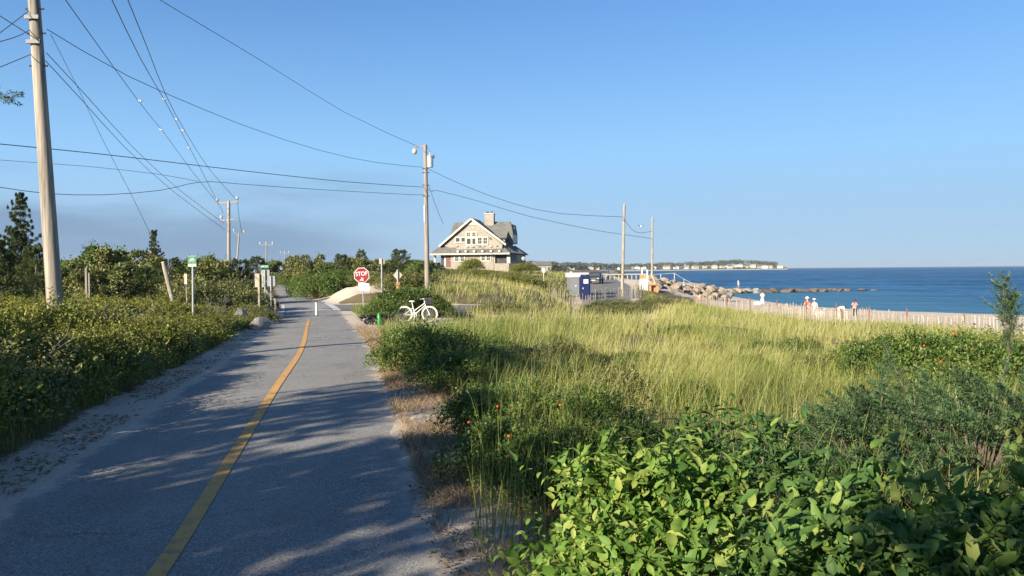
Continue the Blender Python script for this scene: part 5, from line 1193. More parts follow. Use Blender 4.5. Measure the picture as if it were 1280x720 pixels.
for Y in np.arange(3.2, 31, 1.15):
    row = 0; X = path_x(Y) - HALF - (1.55 if Y < 22 else 1.35)
    while X > path_x(Y) - HALF - (8.5 if Y < 20 else 6):
        x, y = X + rh_.uniform(-.25, .25), Y + rh_.uniform(-.35, .35); s_ = rh_.uniform(.8, 1.15); topz = at(0, np.interp(-x / max(y, .1), [.2, .35, .45, .9], [392, 388, 376, 372]), y).z
        z0 = gz(x, y); hgt_ = min(1.5, max(.45, (topz - z0) * rh_.uniform(.82, 1.06))) * (.72 if row == 0 else 1.0)
        if not (row > 0 and rh_.random() < .12):
            if row == 0: lab = 'low leafy shrub at the sandy left path edge, ' + nth(front_n) + ' counted from the camera'; front_n += 1; gr_ = 'front row of the left hedge'
            else: lab = 'rounded yellow-green shrub in the hedge mass left of the path'; gr_ = 'hedge mass on the left'
            shrub(HED if rh_.random() < .8 else SCR, (x, y, z0 - .03), s_ * (.85 if row == 0 else 1.15), s_ * (.95 if row == 0 else 1.15), hgt_ / 1.1, lab, gr_)
        X -= rh_.uniform(1.25, 1.6); row += 1
for px, Y, hw, hgt_, lab in [(262, 33, 1.5, 1.5, 'olive shrub on the bank behind the boulders'), (285, 36, 1.6, 1.6, 'bushy shrub left of the cream sign back'), (305, 34, 1.2, 1.1, 'brownish shrub at the foot of the cream sign'), (312, 31.5, .9, .75, 'dark low shrub behind the big boulder'), (326, 30.5, .7, .55, 'small dry shrub right of the big boulder'), (300, 40, 1.4, 1.5, 'shrub behind the cream sign'), (235, 36, 1.8, 1.7, 'shrub below the bike route sign'), (334, 40.5, .7, .6, 'low dry tuft shrub under the road signs')]:
    g_ = gpt(px, Y); shrub(SCR, g_, hw, hw, hgt_, lab, 'scrub by the left signs')
for px, Y, hw, hgt_, lab in [(385, 62, 1.6, 1.6, 'bright shrub at the path edge past the street'), (398, 58, 1.9, 1.9, 'leafy shrub right of the path past the crosswalk'), (412, 60, 2.0, 1.8, 'green shrub behind the crosswalk line'), (424, 63, 2.0, 1.7, 'shrub at the left foot of the sand mound'), (377, 72, 1.5, 1.7, 'dark shrub hugging the far path edge'), (366, 84, 1.8, 1.6, 'shrub where the path bends away'), (440, 66, 2.2, 1.5, 'shrub behind the sand mound'), (462, 60, 2.0, 1.3, 'low olive shrub right of the stop sign'), (480, 56, 1.8, 1.2, 'low shrub under the small square sign'), (502, 54, 1.8, 1.2, 'low shrub behind the diamond sign'), (520, 56, 2.0, 1.3, 'low shrub left of the middle pole')]:
    g_ = gpt(px, Y); shrub(SCR if px > 430 else RUG, g_, hw, hw, hgt_, lab, 'shrubs past the street')
for k in range(34):
    px = rt.uniform(545, 660); Y = rt.uniform(76, 110); g_ = gpt(px, Y); shrub(SCR if rt.random() < .75 else HED, g_, rt.uniform(1.6, 2.6), 2, min(1.2, max(.35, at(px, np.interp(px, [545, 570, 610, 660], [335, 337, 338, 346]), Y).z - g_.z)) * rt.uniform(.8, 1.05), 'low shrub on the dune in front of the house', 'shrubs before the house')
for px, Y, hw, hgt_ in [(591, 112, 1.7, 1.75), (585, 113, 1.5, 1.5)]:
    shrub(HED, gpt(px, Y), hw, hw, hgt_, 'rounded dark shrub against the house front wall', 'shrubs at the house wall')
shrub(HED, gpt(656, 112), 2.0, 2.0, 1.3, 'dark shrub at the right corner of the house', 'shrubs at the house wall')
for k, (px, Y, hw, hgt_, lab) in enumerate([(473, 32.2, .85, 1.05, 'rose bush left of the white bicycle'), (493, 33.8, 1.25, 1.45, 'tall rose bush behind the bicycle rear wheel'), (522, 35.2, 1.25, 1.45, 'rose bush behind the bicycle frame'), (543, 35.2, 1.0, 1.1, 'rose bush right of the bicycle basket'), (510, 36.6, 1.3, 1.4, 'rose bush at the back of the bicycle clump')]):
    shrub(RUG, gpt(px, Y), hw, hw * .8, hgt_, lab, 'rose bushes by the bicycle')
for px, Y, hw, hgt_, lab in [(518, 13.6, .85, .88, 'leafy rose bush at the path verge nearest the bicycle'), (556, 14.6, .9, .85, 'rose bush right of the leafy verge bush'), (530, 16, .9, .72, 'rose bush at the back of the verge clump'), (595, 13.6, .8, .7, 'low dark rose bush at the right end of the verge clump'), (508, 18.5, .7, .55, 'yellowing rose bush in front of the bicycle'), (560, 11.6, .7, .65, 'shaded rose bush at the front of the verge clump')]:
    shrub(RUG, gpt(px, Y), hw, hw, hgt_, lab, 'rose bushes on the right verge')
for k_i, (px, Y, hw, hgt_) in enumerate(sorted([(600, 8.4, .55, .55), (640, 8.0, .6, .6), (685, 7.6, .6, .65), (735, 7.4, .65, .7), (620, 6.6, .5, .55), (668, 6.0, .5, .6), (720, 6.2, .55, .6), (780, 6.6, .6, .6), (650, 9.8, .7, .55), (720, 9.8, .7, .5)])):
    shrub(RUG, gpt(px, Y), hw, hw, hgt_, 'low shaded rose shrub in the right verge weeds, ' + nth(k_i) + ' from the left', 'low rose shrubs on the verge')
for k_i, (px, Y, hw, hgt_) in enumerate(sorted([(1085, 17, .9, .9), (1120, 15, 1.0, 1.05), (1160, 14.5, 1.0, 1.15), (1195, 15, 1.1, 1.15), (1225, 14, 1.0, 1.1), (1150, 17, 1.1, 1.1), (1260, 13, 1.1, 1.2), (1190, 12, .9, .8)])):
    shrub(RUG, gpt(px, Y), hw, hw, hgt_, 'sunlit rose shrub in the mound below the fence, ' + nth(k_i) + ' from the left', 'sunlit rose mound')
for k_i, (px, Y, hw, hgt_) in enumerate(sorted([(742, 66, 1.2, .8), (760, 67, 1.5, .9), (780, 67, 1.5, .9), (800, 67, 1.5, .9), (818, 68, 1.4, 1.0), (835, 68, 1.3, .8), (850, 70, 1.1, .6), (738, 61, 1.3, .6), (756, 61.5, 1.4, .7), (775, 61, 1.5, .7), (795, 62, 1.4, .7), (814, 62, 1.3, .7)])):
    shrub(SCR, gpt(px, Y), hw, hw, hgt_, 'low olive shrub on the grass crest by the street, ' + nth(k_i) + ' from the left', 'shrubs on the grass crest')
for k_i, (px, Y, hw, hgt_) in enumerate(sorted([(850, 30, 1, .5), (705, 12, .8, .5), (1000, 22, .9, .8), (930, 17, .8, .5)])):
    shrub(RUG, gpt(px, Y), hw, hw, hgt_, 'small green shrub standing in the dune grass, ' + nth(k_i) + ' from the left', 'shrubs in the dune grass')
for k_i, (px, Y, hw, hgt_) in enumerate(sorted([(618, 17, .7, .5), (655, 15, .7, .5), (700, 16.5, .75, .45), (748, 14.5, .7, .5), (792, 17, .6, .4), (690, 21, .7, .4), (832, 15.5, .6, .45), (955, 25, .8, .5), (885, 21, .6, .4), (1012, 17.5, .6, .5), (770, 11.5, .6, .5), (860, 11, .5, .45)])):
    shrub(SCR if k_i % 2 else RUG, gpt(px, Y), hw, hw, hgt_, 'low weedy shrub half sunk in the near dune grass, ' + nth(k_i) + ' from the left', 'weedy shrubs in the near grass')
for k_i, (px, Y, hw, hgt_) in enumerate([(606, 38.6, .8, .5), (624, 38.2, .9, .6), (644, 38.0, .9, .6)]):
    shrub(SCR, gpt(px, Y), hw, hw, hgt_, 'low shrub on the sand bank right of the bicycle, ' + nth(k_i) + ' from the left', 'shrubs on the sand bank')
for x_, y_, h_ in ((4.5, 3.4, .9), (4.3, 1.9, .9), (3.3, 1.1, .8), (5.6, 5.0, .9), (7.2, 7.6, .9), (6.2, 3.0, .9), (8.6, 5.4, .9)):
    shrub(HED, (x_, y_, gz(x_, y_)), .9, .9, h_, 'shrub beyond the right edge of the foreground bushes', 'shrubs past the right edge')
for p_ in HED + SCR + RUG:
    if p_.name not in _used:
        for ch_ in list(p_.children): bpy.data.objects.remove(ch_)
        bpy.data.objects.remove(p_)
# bright red hips and blooms on the verge roses
hipm = MB().ball((0, 0, 0), (.017, .017, .015), 8, 6).mesh('rose_hip', M['hip'])
for px, py, Y in [(636, 545, 5.9), (612, 540, 6.3), (586, 528, 6.6), (700, 506, 7.2), (810, 497, 6.5), (636, 570, 5.8), (622, 508, 6.6), (720, 620, 5.7), (602, 515, 8.0), (655, 498, 8.0), (1195, 414, 13.2), (1192, 417, 13.2), (1090, 424, 16.2), (1066, 430, 16.2), (1155, 432, 13.6), (1215, 436, 13.2), (1052, 420, 16.4), (1176, 452, 12)]:
    w = at(px, py, Y); o_ = min(SHR, key=lambda q: (q.location - w).length); mw = Matrix.LocRotScale(o_.location, o_.rotation_euler, o_.scale)
    k = 1.0 if Y < 9 else 1.5; obj('rose_hip', hipm, o_, mw.inverted() @ w, sc=tuple(.75 * k / s_ for s_ in o_.scale))

# ---- foreground broadleaf bushes: the leaves that show largest are parts of their own
def leaf_obj_mesh(seed, mat):
    r = np.random.default_rng(seed); n = 7; V, Fc = [], []
    for i_ in range(n + 1):
        t = i_ / n; w = .5 * math.sin(math.pi * min(1, t ** .8 * 1.0)) ** .8 * (1 - .25 * t) if 0 < t < 1 else .012; bend = -.22 * t * t + .03 * r.normal()
        for k, f_ in enumerate((-1, -.5, 0, .5, 1)): V.append((t, f_ * w * .6, bend + abs(f_) * .16 * w + .015 * math.sin(t * 22 + abs(f_) * 3)))
    for i_ in range(n):
        for k in range(4): a = i_ * 5 + k; Fc.append((a, a + 1, a + 6, a + 5))
    me = np_mesh('leaf', np.array(V), np.array(Fc), 4, M[mat], {'tint': np.full(len(V), (.3, .45, .58, .72, .93)[seed % 5])}, True); return me
TEMPL['broad'] = TEMPL['leaf']
def near_bush(label, loc, rx, ry, h, nc, per, L, W, mat, seed, n_leaf, tint=.42, shoots=4, sl=.25, cat='shrub'):
    root, (P, D, Nn, Tn) = make_bush('broadleaf_bush', seed, rx, ry, h, nc, 1, L, W, 'leaf', mat, label=label, cat=cat, group='foreground bushes')
    rng = np.random.default_rng(seed); c, r = dome(rng, rx, ry, h, nc); P, D, Nn, Tn = clump_leaves(rng, c, r, per, L, .85, shoots, sl, tint); n = len(P)
    for ch_ in list(root.children):
        if ch_.name.startswith('foliage'): bpy.data.objects.remove(ch_)
    root.location = loc; Ls = L * rng.choice([.5, .75, 1.0, 1.3], n, p=[.25, .35, .3, .1]) * rng.uniform(.85, 1.15, n); Ws = Ls * (W / L) * rng.uniform(.75, 1.15, n); Tn = Tn + .4 * (rng.uniform(0, 1, n) < .06) + rng.normal(0, .07, n)
    wp = P + np.array(loc); d_ = np.linalg.norm(wp - np.array([0, 0, EYE]), axis=1); dv = (np.array([0, 0, EYE]) - wp) / d_[:, None]
    front = (P - np.array([0, 0, h * .35])); outw = (unit(front) * dv).sum(1); ctr = np.linalg.norm(front / np.array([rx, ry, h * .65]), axis=1)
    q = (wp - np.array([0, 0, EYE])) @ RM; inframe = (np.abs(q[:, 0] / -q[:, 2]) < .66) & (np.abs(q[:, 1] / -q[:, 2]) < .37) & (q[:, 2] < 0)
    score = np.where(inframe, (Ls / d_) * (ctr > .82) * (outw > .05), 0); pick = np.argsort(-score)[:n_leaf]; pick = pick[score[pick] > 0]
    rest = np.ones(n, bool); rest[pick] = False
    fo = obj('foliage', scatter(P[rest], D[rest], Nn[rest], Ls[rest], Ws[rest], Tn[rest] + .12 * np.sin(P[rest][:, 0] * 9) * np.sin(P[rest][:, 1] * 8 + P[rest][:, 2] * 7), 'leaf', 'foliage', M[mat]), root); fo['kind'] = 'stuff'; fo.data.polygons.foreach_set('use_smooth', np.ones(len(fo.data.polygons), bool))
    lm = [leaf_obj_mesh(seed * 10 + k, mat) for k in range(5)]
    a = unit(D[pick]); s_ = unit(np.cross(Nn[pick], a)); w = np.cross(a, s_)
    for k in range(len(pick)):
        i_ = pick[k]; R3 = Matrix((a[k], s_[k], w[k])).transposed(); o = obj('leaf', lm[k % 5], root); o.matrix_local = Matrix.LocRotScale(Vector(P[i_]), R3.to_quaternion(), Vector((Ls[i_] * 1.08, Ws[i_] * 1.65, Ls[i_])))
    stems_mb(rng, c * np.array([1.05, 1.05, 1]), .007, .2, .06, k=20).build('branch', M['twig'], root)
    return root
near_bush('sun-flecked foreground bush with oval yellow-green leaves', (.62, 3.6, gz(.62, 3.6)), .62, .6, 1.05, 26, 150, .064, .036, 'yellow_green', 31, 285, .45)
near_bush('shaded broadleaf bush in the centre foreground', (1.25, 2.75, gz(1.25, 2.75)), .72, .62, 1.03, 34, 150, .066, .038, 'near', 32, 295)
near_bush('shaded broadleaf bush at the bottom right corner', (2.25, 2.95, gz(2.25, 2.95)), .85, .75, 1.12, 40, 150, .066, .038, 'near', 33, 295, .45)
near_bush('dark bush with upright oblong leaves behind the foreground bush', (1.15, 4.1, gz(1.15, 4.1)), .62, .45, 1.03, 22, 100, .07, .026, 'near', 34, 200, .25, 6)
near_bush('broadleaf bush between the juniper and the corner bush', (3.0, 3.8, gz(3, 3.8)), .7, .6, 1.1, 28, 140, .064, .036, 'near', 35, 240, .5)
near_bush('low leafy weed clump at the bottom of the verge', (.28, 3.05, gz(.28, 3.05)), .38, .4, .55, 14, 90, .06, .03, 'yellow_green', 36, 150, .3)

# ---- juniper on the right
def juniper(label, loc, box, n, leader, seed, per=320):
    rng = np.random.default_rng(seed); root = thing('juniper', label, 'shrub', loc, 0, 'junipers')
    S_0, Dr, Ln = [], [], []; mb = MB()
    for _ in range(n):
        u = rdir(rng, 1)[0] * rng.uniform(.3, 1) ** .5; u[2] = abs(u[2]) * 1.0; pz_ = u * np.array(box); pz_[2] = max(.12, pz_[2])
        out = np.array([u[0] * 1.0 - .45, u[1] * .8 - .15, .12 + rng.uniform(0, .38)]); S_0.append(pz_); Dr.append(out); Ln.append(rng.uniform(.2, .45)); mb.tube([tuple(pz_ * .45), tuple(pz_ * .75), tuple(pz_)], [.008, .006, .003], 5, False)
    P, D, Nn, Tn = plumes(rng, S_0, Dr, Ln, per, .02, .005, .24, .42); LW = np.tile([.03, .0075], (len(P), 1)); S_0, Dr, Ln = [], [], []
    for (a, b_, k) in leader:
        a, b_ = np.array(a), np.array(b_); mb.tube([tuple(a), tuple((a + b_) / 2 + rng.normal(0, .02, 3)), tuple(b_)], [.012, .008, .003], 6, False)
        ax_ = (b_ - a) / np.linalg.norm(b_ - a)
        for t in np.linspace(.0, 1, k * 2):
            for _ in range(3): v = rdir(rng, 1)[0]; v[2] = abs(v[2]) * .7 + .2; S_0.append(a + (b_ - a) * t + rng.normal(0, .012, 3)); Dr.append(v + ax_ * .55); Ln.append(rng.uniform(.08, .32) * (1.1 - .7 * t))
    P2, D2, N2, T2 = plumes(rng, S_0, Dr, Ln, 75, .02, .005, .2, .42); LW = np.concatenate([LW, np.tile([.017, .0042], (len(P2), 1))]); P, D, Nn, Tn = np.concatenate([P, P2]), np.concatenate([D, D2]), np.concatenate([Nn, N2]), np.concatenate([Tn, T2])
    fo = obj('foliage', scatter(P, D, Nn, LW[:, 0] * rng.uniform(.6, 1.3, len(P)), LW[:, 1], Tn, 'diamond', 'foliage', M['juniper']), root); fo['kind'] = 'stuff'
    mb.build('branch', M['bark'], root); return root
Lj = Vector((3.75, 6.3, gz(3.75, 6.3)))
tj = at(1254, 352, 6.3) - Lj; tk = at(1262, 440, 6.3) - Lj
juniper('dark blue-green juniper with an upright tip at the right edge', Lj, (1.0, .75, .92), 260, [((0, 0, .2), tuple(tk), 5), (tuple(tk), tuple(tj), 10), (tuple(at(1262, 415, 6.3) - Lj), tuple(at(1268, 372, 6.3) - Lj), 7)], 51)
Lj = Vector((2.95, 6.6, gz(2.95, 6.6)))
juniper('spreading juniper with feathery sprays left of the upright one', Lj, (1.15, .65, .66), 260, [((0, 0, .3), tuple(at(1066, 488, 6.4) - Lj), 16), ((0, 0, .35), tuple(at(1110, 456, 6.6) - Lj), 14)], 52)
Lj = Vector((4.9, 9.6, gz(4.9, 9.6)))
juniper('lighter juniper sprays in front of the sunlit rose mound', Lj, (.9, .6, .6), 130, [((0, 0, .3), tuple(at(1105, 430, 9.6) - Lj), 12)], 53, 240)

# ---- trees behind and left of the camera: one reaches into the frame, all shade the near path
SHT = [('cedar', -6.6, .8, 4.6, 1.3), ('open', -9.6, -1.6, 5.6, 2.3), ('open', -8.0, -3.2, 5.6, 2.2), ('open', -6.0, -5.6, 4.4, 1.7), ('open', -10.5, .6, 8.6, 1.5), ('open', -5.2, -7.8, 8.6, 1.3), ('open', -4.4, -6.6, 7.0, 2.3), ('open', -2.6, -8.6, 6.6, 2.3), ('open', .8, -10.2, 6.4, 2.3), ('open', -11.5, -5.5, 6.4, 2.4), ('open', 4, -12, 6.0, 2.1)]
for k, (kd, x, y, h, hw) in enumerate(SHT):
    tree(kd, (x, y, gz(x, y) - .05), h, hw, 'cedar whose branch tip reaches in at the left edge' if k == 0 else 'tree behind the camera shading the near path', 'trees behind the camera' if k else None)
# the branch tip at the left edge belongs to the first of them
br = [o for o in COL.objects if o.get('label', '').startswith('cedar whose')][0]
rng = np.random.default_rng(77); a, b_ = np.array(at(-60, 112, 4.2)) - np.array(br.location), np.array(at(6, 118, 4.2)) - np.array(br.location)
S_0 = [a + (b_ - a) * t for t in np.linspace(0, 1, 6)] * 3; Dr = [(b_ - a) * 3 + rdir(rng, 1)[0] * .5 + np.array([0, 0, -.12]) for _ in S_0]
P, D, Nn, Tn = plumes(rng, S_0, Dr, [.085] * len(S_0), 60, .02, .005, .3, .45)
Rz = np.array(Matrix.Rotation(-br.rotation_euler.z, 3, 'Z')); bo = obj('branch', scatter(P @ Rz.T, D @ Rz.T, Nn @ Rz.T, .016, .003, Tn, 'diamond', 'branch', M['cedar']), br)
bt = MB().tube([tuple(Rz @ np.array([0, 0, 2.4])), tuple(Rz @ a), tuple(Rz @ b_)], [.03, .008, .003], 6, False).build('bough', M['bark'], br)

# ---- grass
def blades(name, X, Y, H, Wd, lean, tint, mat, seed, curl=.35, wind=(.35, .1)):
    rng = np.random.default_rng(seed); n = len(X); Z = terrain(X, Y) - .02
    a = rng.uniform(0, 2 * np.pi, n); ld = np.stack([np.cos(a), np.sin(a)], 1) * lean[:, None] + np.array(wind) * (rng.uniform(.2, 1, n) * (1 + .9 * np.sin(X * .7 + 1.3 * np.sin(Y * .45)) * np.sin(Y * .6)))[:, None]
    f_ = rng.uniform(0, 2 * np.pi, n); w = np.stack([np.cos(f_), np.sin(f_)], 1)
    B = np.stack([X, Y, Z], 1); V = []
    for t, wk in ((0, 1.0), (.45, .8), (.8, .45)):
        c = B.copy(); c[:, :2] += ld * (H * (t * .35 + t * t * .65))[:, None]; c[:, 2] += H * (t - curl * .45 * t ** 3 * np.minimum(1.5, np.hypot(*ld.T)))
        for s_ in (-.5, .5): q = c.copy(); q[:, :2] += w * (Wd * wk * s_)[:, None]; V.append(q)
    c = B.copy(); c[:, :2] += ld * H[:, None]; c[:, 2] += H * (1 - curl * .75 * np.minimum(1.5, np.hypot(*ld.T))); V.append(c)
    V = np.stack(V, 1); Fc = np.array([[0, 1, 3], [0, 3, 2], [2, 3, 5], [2, 5, 4], [4, 5, 6]]); Fc = (Fc[None] + (np.arange(n) * 7)[:, None, None]).reshape(-1, 3)
    return np_mesh(name, V.reshape(-1, 3), Fc, 3, M[mat], {'tint': np.repeat(np.clip(tint, 0, 1), 7)})
rng = np.random.default_rng(31)
def fnoise(x, y): return np.sin(x * .55 + 1.7 * np.sin(y * .31)) * np.sin(y * .47 - x * .21) * .5 + .35 * np.sin(x * 1.7 + y * .9) * np.sin(y * 1.4 - x * .6) + .2 * np.sin(x * 3.9 - y * 2.3) * np.sin(y * 3.1 + x)
FEN_Y, FEN_X = [0, 44, 50, 58, 64, 72, 79, 84], [60, 36, 30.2, 25.4, 23.3, 20.6, 18.2, 17]
def in_field(x, y):
    right = x > path_x(y) + HALF + np.interp(y, [0, 8, 14, 26, 30, 40, 60], [2.2, 1.6, 1.0, .8, 3.5, 5, 8]) + .5 * fnoise(y * 2, x)
    sd, _ = street_d(x, y); bare = (np.hypot((x + 4.9) / 3.6, (y - 31.5) / 6.3) < 1) | (np.hypot((x + .2) / 2.4, (y - 37.6) / 1.4) < 1)
    return right & (x < np.interp(y, FEN_Y, FEN_X) - .3) & (sd > .7 + .5 * fnoise(x * 2, y * 2)) & ~bare & (np.hypot((x + 10.6) / 3.8, (y - 53) / 6) > 1)
def sample(n, d0, d1, pw, pxlo, pxhi):
    Y = (d0 ** pw + rng.uniform(0, 1, n) * (d1 ** pw - d0 ** pw)) ** (1 / pw); X = Y * rng.uniform((pxlo - 640) / F_PX, (pxhi - 640) / F_PX, n); return X, Y
tX, tY = sample(46000, 4.5, 150, .6, 420, 1330)
aX, aY = sample(6000, 8, 60, .6, 1330, 2000); tX, tY = np.r_[tX, aX], np.r_[tY, aY]
ok = in_field(tX, tY); dens = .50 + .95 * fnoise(tX * .8 + 5, tY * .8) ; ok &= rng.uniform(0, 1, len(tX)) < np.clip(dens, .03, 1) * np.interp(tY, [5, 8, 12], [.12, .3, 1])
tX, tY = tX[ok], tY[ok]; nb = np.where(tY < 14, 13, np.where(tY < 35, 9, 7)); rep = np.repeat(np.arange(len(tX)), nb); m_ = len(rep); y_ = tY[rep]
sp_ = .05 + .0028 * y_; X, Y = tX[rep] + rng.normal(0, 1, m_) * sp_, y_ + rng.normal(0, 1, m_) * sp_
# height is lower where the sward is thin
tuft = rng.normal(0, 1, len(tX))[rep]; hh = (.60 + .26 * fnoise(X * .5, Y * .5) + .07 * tuft) * rng.uniform(.5, 1.3, m_) * np.interp(Y, [4, 10, 60, 90], [.85, 1.0, .95, .7]); wd = np.maximum(.0055, Y * .00042) * rng.uniform(.7, 1.4, m_)
tn = .30 * np.clip(3 * (fnoise(X * .28 - 4, Y * .22 + 7) - .2), 0, 1) * rng.uniform(.3, 1, m_) + .42 + .30 * fnoise(X * .35 + 9, Y * .35) + .16 * fnoise(X * 1.3, Y * 1.1 + 4) + .10 * rng.normal(0, 1, len(tX))[rep] + rng.normal(0, .14, m_) + .10 * sstep(20, 60, Y) - .13 * (1 - sstep(11, 28, Y)) + .25 * (rng.uniform(0, 1, m_) < .12); keep = in_field(X, Y)
tag(obj('dune_grass', blades('dune_grass', X[keep], Y[keep], hh[keep], wd[keep], (rng.uniform(.08, .5, m_) + .75 * (rng.uniform(0, 1, m_) < .13))[keep], tn[keep], 'grass', 1)), 'long yellow-green dune grass covering the field by the beach', 'grass', kind='stuff')
# taller pale stalks with seed heads, in clumps
n = 26000; Xq, Yq = sample(n, 7, 70, .7, 470, 1320); ok = in_field(Xq, Yq) & (fnoise(Xq * .6 + 3, Yq * .6 - 2) > rng.uniform(-.1, .5, n)); Xq, Yq = Xq[ok], Yq[ok]; n = len(Xq)
tag(obj('seed_stalks', blades('seed_stalks', Xq, Yq, rng.uniform(.65, 1.15, n), np.maximum(.004, Yq * .00036), rng.uniform(.05, .5, n), .82 + rng.normal(0, .1, n), 'grass', 6, .5, (.25, .05))), 'pale dry seed stalks standing above the dune grass', 'grass', kind='stuff')
# sparse weedy grass round the shrubs on both sides and beyond the street
n = 26000; Yq = rng.uniform(3, 62, n) ; side = rng.uniform(0, 1, n) < .45; off = np.abs(rng.normal(0, 1, n))
Xq = np.where(side, path_x(Yq) - HALF - .75 - off * .45, path_x(Yq) + HALF + np.interp(Yq, [0, 8, 20], [1.3, 1.0, .6]) + off * .9); sd, _ = street_d(Xq, Yq)
ok = (sd > .5) & (np.hypot((Xq + 10.6) / 3.8, (Yq - 53) / 6) > 1) & ~((np.hypot((Xq + 4.9) / 3.5, (Yq - 31.5) / 6.3) < 1)); Xq, Yq = Xq[ok], Yq[ok]; n = len(Xq)
tag(obj('verge_grass', blades('verge_grass', Xq, Yq, rng.uniform(.15, .6, n), np.maximum(.005, Yq * .00042), rng.uniform(.1, .7, n), .3 + rng.normal(0, .2, n), 'grass', 2, wind=(0, 0))), 'thin weedy grass along both verges of the path', 'grass', kind='stuff')
# tall green stalks at the near right verge
n = 420; Yq = rng.uniform(4.6, 8.5, n); Xq = Yq * (rng.uniform(600, 760, n) - 640) / F_PX + rng.normal(0, .05, n)
tag(obj('tall_stalks', blades('tall_stalks', Xq, Yq, rng.uniform(.5, 1.0, n), np.full(n, .007), rng.uniform(.05, .35, n), .35 + rng.normal(0, .15, n), 'grass', 3, wind=(.1, 0))), 'tall green grass stalks among the near verge weeds', 'grass', kind='stuff')
# dead brown thatch between the path and the weeds
n = 46000; Yq = rng.uniform(3.2, 30, n) ** 1.0; Yq = 3.2 + (Yq - 3.2) * rng.uniform(.2, 1, n); Xq = path_x(Yq) + HALF + .05 + np.abs(rng.normal(0, 1, n)) * np.interp(Yq, [3, 6, 12, 30], [.6, .55, .45, .45])
cl_ = fnoise(Xq * 3.1, Yq * 3.1) + .4 * fnoise(Xq * 9, Yq * 8); ok = cl_ > rng.uniform(-.6, .4, n); Xq, Yq = Xq[ok], Yq[ok]; n = len(Xq)
tag(obj('dry_thatch', blades('dry_thatch', Xq, Yq, rng.uniform(.05, .22, n), np.maximum(.004, Yq * .0004), rng.uniform(.4, 1.6, n), .45 + rng.normal(0, .25, n), 'thatch', 4, .8, (0, 0))), 'dead brown grass and thatch beside the right path edge', 'dry grass', kind='stuff')
# leaf litter on the sand shoulders
n = 10000; Yq = 3 + 25 * rng.uniform(0, 1, n) ** 1.6; lf = rng.uniform(0, 1, n) < .55
Xq = np.where(lf, path_x(Yq) - HALF - .12 - np.abs(rng.normal(0, .38, n)), path_x(Yq) + HALF - .05 + np.abs(rng.normal(0, .45, n)))
ok = fnoise(Xq * 4, Yq * 4) > rng.uniform(-.5, .3, n); Xq, Yq = Xq[ok], Yq[ok]; n = len(Xq); Pz = np.stack([Xq, Yq, np.maximum(terrain(Xq, Yq), 0 * Xq + np.where(np.abs(Xq - path_x(Yq)) < 1.6, pz(Yq) + .02, -9)) + .008], 1)
dd = rdir(rng, n); dd[:, 2] *= .15; nn = rdir(rng, n) * .35 + np.array([0, 0, 1.])
tag(obj('leaf_litter', scatter(Pz, dd, nn, rng.uniform(.02, .075, n), rng.uniform(.008, .025, n), rng.uniform(0, .7, n), 'diamond', 'leaf_litter', M['thatch'])), 'dead leaves and bits scattered on the sandy path shoulders', 'leaf litter', kind='stuff')
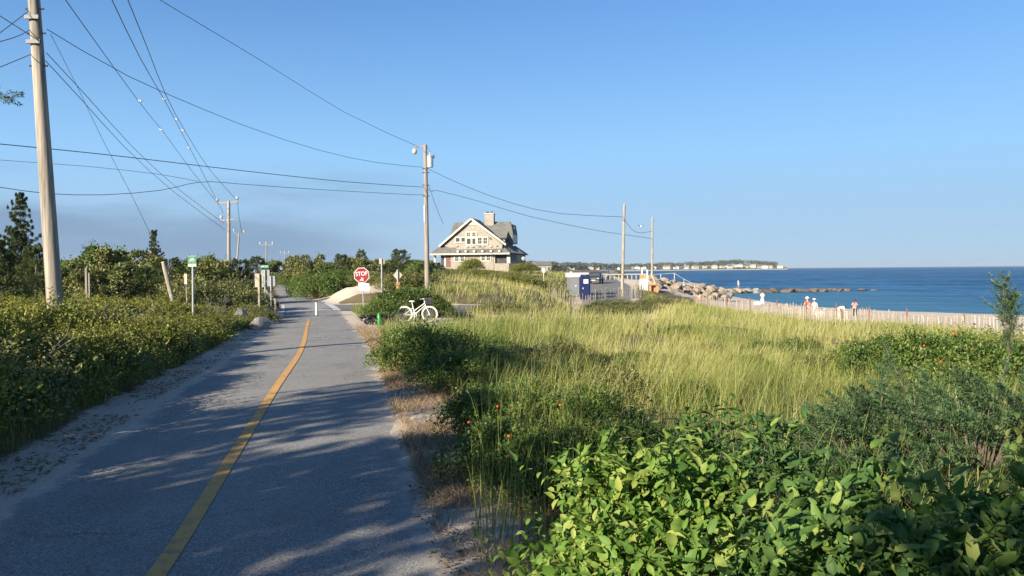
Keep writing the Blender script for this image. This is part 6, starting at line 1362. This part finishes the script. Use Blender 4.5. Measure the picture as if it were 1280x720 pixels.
# grey dead twigs standing out of the left hedge
for px, py, Y, lab in ((28, 428, 9.6, 'bleached dead branches in the hedge at the left edge'), (150, 385, 15, 'bare grey twigs above the hedge by the near pole'), (272, 372, 27, 'bare brown twigs in the scrub by the boulders')):
    w = at(px, py, Y); g_ = Vector((w.x, Y, gz(w.x, Y))); root = thing('dead_branches', lab, 'branches', g_, group='dead branches'); rr = np.random.default_rng(int(px)); mb = MB(); hgt_ = w.z - g_.z + .05
    for k in range(9):
        a = rr.uniform(0, 6.28); p0 = Vector((rr.normal(0, .12), rr.normal(0, .12), 0)); p1 = Vector((math.cos(a) * .3 + rr.normal(0, .08), math.sin(a) * .25, hgt_ * rr.uniform(.55, .85))); p2 = p1 + Vector((math.cos(a) * rr.uniform(.1, .35), math.sin(a) * .2, hgt_ * rr.uniform(.1, .3)))
        mb.tube([p0, p1, p2], [.008, .005, .0015], 5, False)
        for q in range(3): s0 = p1.lerp(p2, q / 3); mb.tube([s0, s0 + Vector((rr.normal(0, .12), rr.normal(0, .12), rr.uniform(.05, .2)))], [.004, .0015], 4, False)
    mb.build('twigs', M['greytwig'], root)
# willow-leaved weed stalks
for px, py, Y, lab in ((648, 592, 5.0, 'tall weed with narrow pale leaves at the near verge'), (636, 515, 6.6, 'narrow-leaved weed stalk left of the foreground bush'), (668, 640, 4.6, 'short bright weed at the foot of the near verge')):
    w = at(px, py, Y); g_ = Vector((w.x, Y, gz(w.x, Y))); root = thing('weed_stalk', lab, 'weed', g_, group='weeds'); hgt_ = w.z - g_.z + .06; rr = np.random.default_rng(int(px)); n = 26; t = np.linspace(.25, 1, n); a = np.arange(n) * 2.4
    MB().tube([(0, 0, -.03), (.02, 0, hgt_ * .5), (0, 0, hgt_)], [.006, .005, .002], 6, False).build('stem', M['yellow_green'] if False else M['twig'], root)
    lm = leaf_obj_mesh(int(px), 'yellow_green')
    for k in range(n):
        dv = Vector((math.cos(a[k]), math.sin(a[k]), .55)).normalized(); sd_ = Vector((0, 0, 1)).cross(dv).normalized(); R3 = Matrix((dv, sd_, dv.cross(sd_))).transposed(); o = obj('leaf', lm, root); ln = .12 * (1.1 - .5 * t[k]); o.matrix_local = Matrix.LocRotScale(Vector((0, 0, hgt_ * t[k])), R3.to_quaternion(), Vector((ln, .035, ln)))

# ---- thin sea haze
m = bpy.data.materials.new('haze'); m.use_nodes = True; nt = m.node_tree; nt.nodes.remove(nt.nodes['Principled BSDF'])
pv = nt.nodes.new('ShaderNodeVolumePrincipled'); pv.inputs['Color'].default_value = (.80, .88, .96, 1); pv.inputs['Density'].default_value = .00007; pv.inputs['Anisotropy'].default_value = .2
nt.links.new(pv.outputs[0], nt.nodes['Material Output'].inputs['Volume'])
tag(MB().box((0, 3000, 17), (25000, 18500, 56)).build('haze', m), 'thin pale haze over the far shore', 'haze', kind='stuff')
